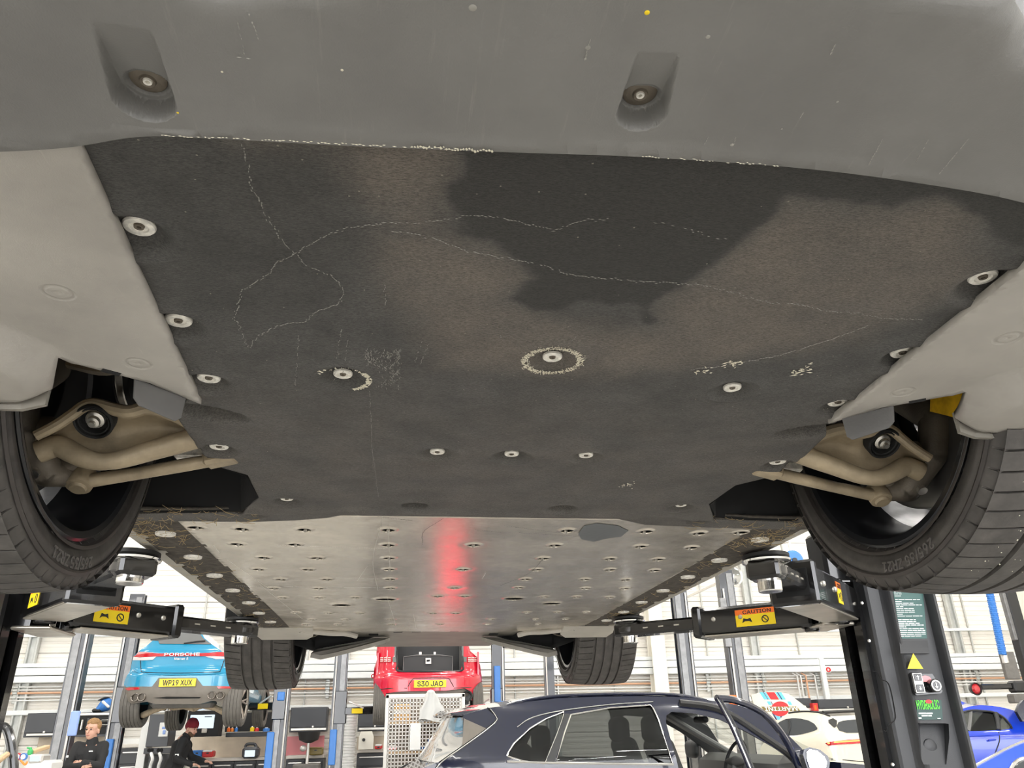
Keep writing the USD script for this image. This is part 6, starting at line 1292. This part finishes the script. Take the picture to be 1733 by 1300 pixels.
# ---- mesh cage trolley
Y_ = 9.6; A_ = ony(653, 1176, Y_); B_ = ony(787, 1174, Y_); cxm = (A_[0]+B_[0])/2; wd = B_[0]-A_[0]; zt = A_[2]; dp_ = .55
t = thing('cage_trolley', 'white wire mesh cage trolley with wooden shelves, in front of the red car', 'trolley', (cxm, Y_+dp_/2, 0), None)
part(t, 'caster_frame', box((cxm, Y_+dp_/2, .16), (wd, dp_, .04), bev=.01), 'cage')
for sx in (-1, 1):
    for yy in (Y_, Y_+dp_): part(t, 'upright', box((cxm+sx*(wd/2-.02), yy, zt/2+.07), (.04, .03, zt-.14), bev=.006), 'cage')
    for yy in (.08, dp_-.08): part(t, 'castor', cyl((cxm+sx*wd*.38-.02, Y_+yy, .07), (cxm+sx*wd*.38+.02, Y_+yy, .07), .068, 18), 'trim_dark')
for yy in (Y_, Y_+dp_): part(t, 'top_rail', box((cxm, yy, zt-.02), (wd, .03, .045), bev=.006), 'cage')
bars = []
part(t, 'back_panel', box((cxm, Y_+dp_-.01, zt/2+.05), (wd-.05, .012, zt-.16)), 'trim')
for yy in (Y_,):
    for x in np.arange(cxm-wd/2+.05, cxm+wd/2-.04, .038): bars.append(box((x, yy, zt/2+.08), (.0115, .006, zt-.2)))
    for z in np.arange(.2, zt-.05, .038): bars.append(box((cxm, yy, z), (wd-.06, .006, .0115)))
part(t, 'wire_mesh', bars, 'cage', smooth=False, kind='stuff')
zs1, zs2 = ony(700, 1223, Y_)[2], ony(700, 1274, Y_)[2]
for z in (zs1, zs2, .6): part(t, 'shelf', box((cxm, Y_+dp_/2, z), (wd-.03, dp_-.04, .018)), 'pine')
rect(t, 'sign_plate', (694, 1224, 712, 1269), Y_-.012, .006, 'white_plastic', .001, 'blank white plate')
t = prop('cardboard_box', 'brown cardboard box on the upper shelf of the mesh cage', 'box', (666, 1190, 696, 1222), Y_+.12); rect(t, 'body', (667, 1192, 695, 1221.5), Y_+.1, .3, 'cardboard'); rect(t, 'tape', (667, 1203, 695, 1207), Y_+.098, .01, 'cloth', .001)
q = ony(728, 1222, Y_-.03); t = thing('white_cloth', 'crumpled white cloth hung over the front of the mesh cage', 'cloth', q, None)
th = np.linspace(0, 2*math.pi, 40, endpoint=False); V = []
for k in range(14):
    u = k/13; w_ = .05+.085*min(1, u*1.6)+.005*math.sin(k); cx2 = q[0]+.012*math.sin(u*2.2)
    for a in th: V.append((cx2+w_*math.cos(a)*(1+.10*math.sin(3*a+u*4)), Y_-.025-abs(math.sin(a))*.0+.045*math.sin(a)*(1+.35*math.sin(5*a+u*3)), zt+.012-u*(zt-q[2]+.0)+(.02*math.sin(2*a) if k == 13 else 0)))
V = np.array(V); n_ = 40; F = [[k*n_+j, (k+1)*n_+j, (k+1)*n_+(j+1) % n_, k*n_+(j+1) % n_] for k in range(13) for j in range(n_)]
part(t, 'cloth', (V, np.array(F)), 'cloth', smooth=50); part(t, 'knot', hull(np.vstack([_ico.vertices*(.045, .03, .03)+(q[0], Y_-.02, zt+.015), _ico.vertices*(.03, .04, .02)+(q[0]+.02, Y_+.03, zt+.02)])), 'cloth', smooth=60)
for i, (r, m, l) in enumerate((((658, 1262, 672, 1269), 'lens_pink', 'pink packet on the lower shelf of the mesh cage'), ((712, 1262, 719, 1270), 'blue_plastic', 'small blue carton beside the white plate in the mesh cage'), ((724, 1250, 731, 1260), 'blue_plastic', 'blue carton near the navy car in the mesh cage'), ((722, 1257, 727, 1263), 'white_plastic', 'white tub between the blue cartons in the mesh cage'), ((751, 1206, 757, 1213), 'red_plastic', 'red object right of the white cloth in the mesh cage'))):
    t = prop('packet', l, 'packet', r, Y_+.15); rect(t, 'body', r, Y_+.15, .08, m, .006); rect(t, 'flap', (r[0]+1, r[1]-.6, r[2]-1, r[1]+1.2), Y_+.149, .05, 'white_plastic', .002)
# ---- left edge: black car door, right edge: service arm, hose, mirror
q = ony(10, 1300, 5.6); t = thing('car_door', 'black open car door cut off by the left edge', 'car door', (q[0], 5.6, 0), None)
D_ = [ony(px, py, 5.6) for px, py in ((-70, 1262), (-30, 1240), (0, 1231), (9, 1231), (15, 1240), (20, 1262), (23, 1290), (25, 1320))]
fr_ = part(t, 'window_frame', tube(curve(D_, 40), .026, 10), 'lift_black'); part(fr_, 'seal', tube(curve([p+(-.012, -.024, -.012) for p in D_], 40), .006, 6), 'post_edge')
part(t, 'door_panel', hull([D_[0]+(0, 0, -.25), D_[-1], D_[0]+(0, .1, -.25), D_[-1]+(0, .1, 0), D_[0]+(0, 0, -.85), D_[-1]+(0, 0, -.7), D_[0]+(0, .1, -.85), D_[-1]+(0, .1, -.7)]), 'lift_black', smooth=20); part(t, 'grab_handle', tube(curve([ony(-8, 1292, 5.5), ony(2, 1284, 5.45), ony(12, 1277, 5.5)], 10), .018, 8), 'pine')
q = ony(1722, 1090, 13.0); t = thing('service_boom', 'dark service boom at the right edge with a round red lamp on its arm', 'boom', (q[0], 13, 0), None)
part(t, 'mast', [box((ony(1729, 1090, 13)[0], 13, 1.9), (.22, .2, 3.8), bev=.02)], 'trim_dark'); part(t, 'mast_channel', box((ony(1716, 1090, 13)[0], 12.95, 3.3), (.06, .1, 1.2), bev=.01), 'post_edge')
ar_ = part(t, 'boom_arm', beam(ony(1658, 1163, 12.8), ony(1740, 1161, 12.8), .09, .09, .02), 'lift_black'); qq = ony(1652, 1166, 12.75)
la_ = part(ar_, 'lamp_housing', lathe([(.02, .10), (.08, .08), (.105, .0), (.095, -.02), (.08, 0)], qq, (0, 1, 0), 24), 'trim_dark'); part(t, 'red_lamp', lathe([(1e-5, -.035), (.05, -.028), (.078, 0)], qq, (0, 1, 0), 24), 'lens_red')
rect(t, 'bracket', (1700, 1103, 1722, 1150), 12.9, .08, 'grey_metal'); rect(t, 'junction_box', (1718, 1152, 1745, 1172), 12.7, .2, 'trim_dark', .03); rect(t, 'lower_box', (1718, 1174, 1745, 1190), 12.7, .2, 'grey_metal', .02)
hp = [ony(1674+(1697-1674)*u, 1000+(1108-1000)*u, 12.8) for u in np.linspace(0, 1, 200)]; hp = [p+(.045*math.cos(i*.95), .045*math.sin(i*.95), 0) for i, p in enumerate(hp)]
t = thing('spiral_hose', 'blue spiral air hose hanging down at the right', 'hose', hp[-1], None); part(t, 'coil', tube(hp, .024, 6), 'blue_plastic'); part(t, 'coupling', cyl(hp[-1]+(0, 0, .02), hp[-1]-(0, 0, .14), .05, 16, bev=.01), 'rail'); part(t, 'hanger', cyl(hp[0], (*hp[0][:2], HH-.01), .012, 8), 'rail')
q = ony(1240, 975, 17.); t = thing('convex_mirror', 'round convex safety mirror high up behind the right lift pad', 'mirror', q, None); part(t, 'rim', lathe([(.20, .0), (.235, .02), (.235, -.03), (.20, -.04), (.20, 0)], q, (0, -1, 0), 32), 'rail'); part(t, 'mirror_dome', lathe([(1e-5, .05), (.12, .035), (.20, .0)], q, (0, -1, 0), 32), 'mirror'); part(t, 'bracket', beam(q+(0, .04, 0), q+(.0, 3.0, .0), .05, .05), 'rail')
q = ony(1341, 950, 9.0); t = thing('blue_hose_reel', 'round blue hose reel partly hidden behind the right lift arm', 'hose reel', q, None); part(t, 'drum', lathe([(1e-5, .06), (.10, .06), (.125, .045), (.13, -.06), (1e-5, -.06)], q, (0, -1, 0), 32), 'blue_plastic'); part(t, 'hub', lathe([(1e-5, .075), (.03, .075), (.034, .05)], q, (0, -1, 0), 16), 'trim_dark'); part(t, 'drop_rod', cyl(q, (q[0], q[1], HH-.01), .02, 10), 'rail')

# ================================================================ the two people
import manifold3d as m3
def flesh(bones, res=.018, it=8):
    """One continuous surface round a skeleton: bones are (point, radius, point, radius)."""
    ic = trimesh.creation.icosphere(2).vertices; M = None
    for a, ra, b, rb in bones:
        h = m3.Manifold.hull_points(np.vstack([ic*ra+np.asarray(a), ic*rb+np.asarray(b)])); M = h if M is None else M+h
    m = M.refine_to_length(res).to_mesh(); t = trimesh.Trimesh(m.vert_properties[:, :3], m.tri_verts, process=True)
    trimesh.smoothing.filter_taubin(t, iterations=it); return t


def person(label, loc, rz, beanie, height_pose):
    P = thing('person', label, 'person', loc, rz)
    kz = height_pose.get('kz', 1.); J = {k: ((v[0], v[1], v[2]*kz) if k[:2] in ('he', 'ne', 'ch', 'wa', 'hi', 'sh', 'el', 'wr', 'kn', 'an') else v) if isinstance(v, tuple) else v for k, v in height_pose.items()}; V = lambda k: np.array(J[k], float)
    hd = V('head'); look = np.array(J['look'], float); look /= np.linalg.norm(look); side = np.cross(look, (0, 0, 1)); side /= np.linalg.norm(side); upv = np.cross(side, look)
    H = lambda f, s, u: hd+look*f+side*s+upv*u
    b = [(H(-.015, 0, .03), .082, H(.012, 0, .035), .078), (H(.025, 0, -.035), .062, H(.035, 0, -.075), .042), (H(0, 0, .0), .075, H(.02, 0, -.06), .055), (H(-.02, 0, -.06), .052, V('neck'), .055), (H(.083, 0, .0), .012, H(.105, 0, -.028), .015), (H(-.0, .078, .0), .018, H(-.012, .082, -.03), .014), (H(-.0, -.078, .0), .018, H(-.012, -.082, -.03), .014), (H(.06, .0, .03), .035, H(.072, 0, .022), .02)]
    ch, wa, hp = V('chest'), V('waist'), V('hip'); sd = np.array(J['side'], float); sd /= np.linalg.norm(sd)
    torso = [(V('neck'), .055, ch+(0, 0, .06), .10), (ch-sd*.11, .095, ch+sd*.11, .095), (ch, .12, wa, .115), (ch-sd*.1, .09, wa-sd*.06, .09), (ch+sd*.1, .09, wa+sd*.06, .09), (wa-sd*.06, .10, hp-sd*.09, .105), (wa+sd*.06, .10, hp+sd*.09, .105), (hp-sd*.08, .1, hp+sd*.08, .1)]
    limbs, hands, legs = [], [], []
    for s in 'lr':
        S_, E_, W_ = V('sh'+s), V('el'+s), V('wr'+s); limbs += [(ch+(S_-ch)*.6, .072, S_, .052), (S_, .052, E_, .041), (E_, .041, W_, .028)]
        d = np.array(J['hd'+s], float); d /= np.linalg.norm(d); n = np.array(J.get('pn'+s, (0, 0, 1)), float); n -= d*np.dot(n, d); n /= np.linalg.norm(n); t = np.cross(d, n)
        c = W_+d*.05; hands += [(W_, .027, c-t*.022, .018), (W_, .027, c+t*.022, .018), (c-t*.025+d*.03, .013, c+t*.025+d*.03, .013), (c, .02, c+d*.03, .016)]
        for k, L in zip((-.030, -.010, .010, .029), (.066, .076, .071, .054)):
            p0 = c+t*k+d*.03; p1 = p0+d*L*.5-n*.006; p2 = p1+d*L*.32-n*.022; hands += [(p0, .010, p1, .009), (p1, .009, p2, .0075)]
        p0 = c-t*.028-d*.01; p1 = p0-t*.026+d*.026-n*.006; hands += [(p0, .013, p1, .011), (p1, .011, p1+d*.026-n*.01, .009)]
        K_, A_ = V('kn'+s), V('an'+s); h0 = hp+sd*(.09 if s == 'r' else -.09); legs += [(h0, .095, K_, .060), (K_, .058, A_, .042), (A_, .042, A_+np.array(J['foot'])*.17-(0, 0, .045), .034), (A_, .045, A_-np.array(J['foot'])*.05-(0, 0, .035), .036)]
    inf = lambda bs, g: [(a, r1+g, b_, r2+g) for a, r1, b_, r2 in bs]
    B_ = part(P, 'body', flesh(b+torso+limbs+hands+legs, .016), 'skin', smooth=True)
    part(P, 'jacket', flesh(inf([q for q in torso[1:]]+limbs, .013)+[(V('neck')-(0, 0, .02), .072, ch, .10)], .022), 'black_cloth', smooth=True, label='black work jacket')
    part(P, 'trousers', flesh(inf(legs[0:2]+legs[4:6], .012)+inf(torso[-1:], .016), .03), 'black_cloth', smooth=True); part(P, 'shoe', flesh(inf(legs[2:4], .008), .02), 'trim_dark', smooth=True); part(P, 'shoe', flesh(inf(legs[6:8], .008), .02), 'trim_dark', smooth=True)
    for s in (-1, 1): part(P, 'eye', ball(H(.083, s*.030, .008), .0095), 'eye'); part(P, 'eyebrow', flesh([(H(.088, s*.016, .030), .006, H(.082, s*.046, .030), .005)], .008, 2), 'hair' if not beanie else 'beard')
    part(P, 'mouth', flesh([(H(.078, -.018, -.062), .006, H(.083, 0, -.061), .007), (H(.083, 0, -.061), .007, H(.078, .018, -.062), .006)], .008, 2), 'lip')
    if beanie:
        part(P, 'beanie', flesh([(H(-.02, 0, .055), .094, H(.01, 0, .06), .088), (H(-.03, 0, .085), .075, H(0, 0, .095), .068), (H(-.06, 0, .02), .065, H(-.02, 0, .05), .09)], .02), 'beanie', smooth=True, label='dark red knitted beanie'); part(P, 'beard', flesh([(H(.035, -.035, -.065), .036, H(.048, 0, -.088), .036), (H(.048, 0, -.088), .036, H(.035, .035, -.065), .036)], .015), 'beard', smooth=True)
    else:
        hb = [(H(-.03, 0, .06), .085, H(.005, 0, .085), .068), (H(.0, -.03, .095), .05, H(.045, -.02, .088), .036), (H(.0, .03, .095), .05, H(.048, .025, .092), .034), (H(-.05, 0, .0), .062, H(-.04, 0, .06), .08), (H(-.01, -.05, .05), .045, H(-.03, -.055, .0), .03), (H(-.01, .05, .05), .045, H(-.03, .055, .0), .03)]
        part(P, 'hair', flesh(hb, .015), 'hair', smooth=True, label='short sandy blond hair')
    e = V('elr')+(V('shr')-V('elr'))*.35
    return P, J


q = ony(157, 1234, 11.8)
J1 = dict(kz=ony(157, 1236, 11.8)[2]/1.545, head=(0, 0, 1.545), look=(-.25, -1, .02), neck=(.015, .02, 1.435), side=(1, .35, 0), chest=(.01, .04, 1.27), waist=(.0, .03, 1.05), hip=(-.01, .05, .90), shl=(-.145, -.01, 1.355), shr=(.150, .08, 1.355), ell=(-.185, -.13, 1.12), elr=(.190, -.06, 1.12), wrl=(-.01, -.20, 1.135), wrr=(.03, -.185, 1.165), hdl=(1, .12, -.02), hdr=(-1, -.1, -.05), pnl=(0, -1, .2), pnr=(0, -1, .2), knl=(-.10, .0, .48), knr=(.09, .08, .48), anl=(-.11, .05, .08), anr=(.10, .12, .08), foot=(-.1, -1, 0))
P1_, _ = person('person with short blond hair and folded arms in a black work jacket, far left', (q[0], 11.8, 0), 0, False, J1)
part(P1_, 'sleeve_badge', box((-.212, -.105, 1.255), (.03, .085, .028), [[.9, -.3, 0], [.3, .9, 0], [0, 0, 1]], .004), 'white_plastic', label='white sleeve badge'); part(P1_, 'chest_badge', box((.06, -.098, 1.31), (.05, .012, .014), bev=.003), 'white_plastic')
q = ony(321, 1234, 14.3)
J2 = dict(kz=ony(321, 1233, 14.3)[2]/1.52, head=(.03, 0, 1.52), look=(.9, -.42, -.28), neck=(-.04, .02, 1.43), side=(.25, 1, 0), chest=(-.09, .03, 1.27), waist=(-.15, .03, 1.05), hip=(-.20, .04, .90), shl=(-.04, -.15, 1.36), shr=(-.11, .21, 1.35), ell=(-.09, -.24, 1.10), elr=(.02, .26, 1.11), wrl=(.14, -.18, 1.02), wrr=(.25, .18, 1.05), hdl=(1, .15, -.15), hdr=(1, -.2, -.1), knl=(-.10, -.05, .48), knr=(-.14, .13, .48), anl=(-.18, -.06, .08), anr=(-.2, .14, .08), foot=(1, -.2, 0))
P2_, _ = person('person in a dark red beanie and black work jacket bending under the teal car', (q[0], 14.3, 0), 0, True, J2)
part(P2_, 'sleeve_badge', box((-.075, -.272, 1.20), (.06, .012, .03), bev=.003), 'white_plastic', label='white sleeve badge')
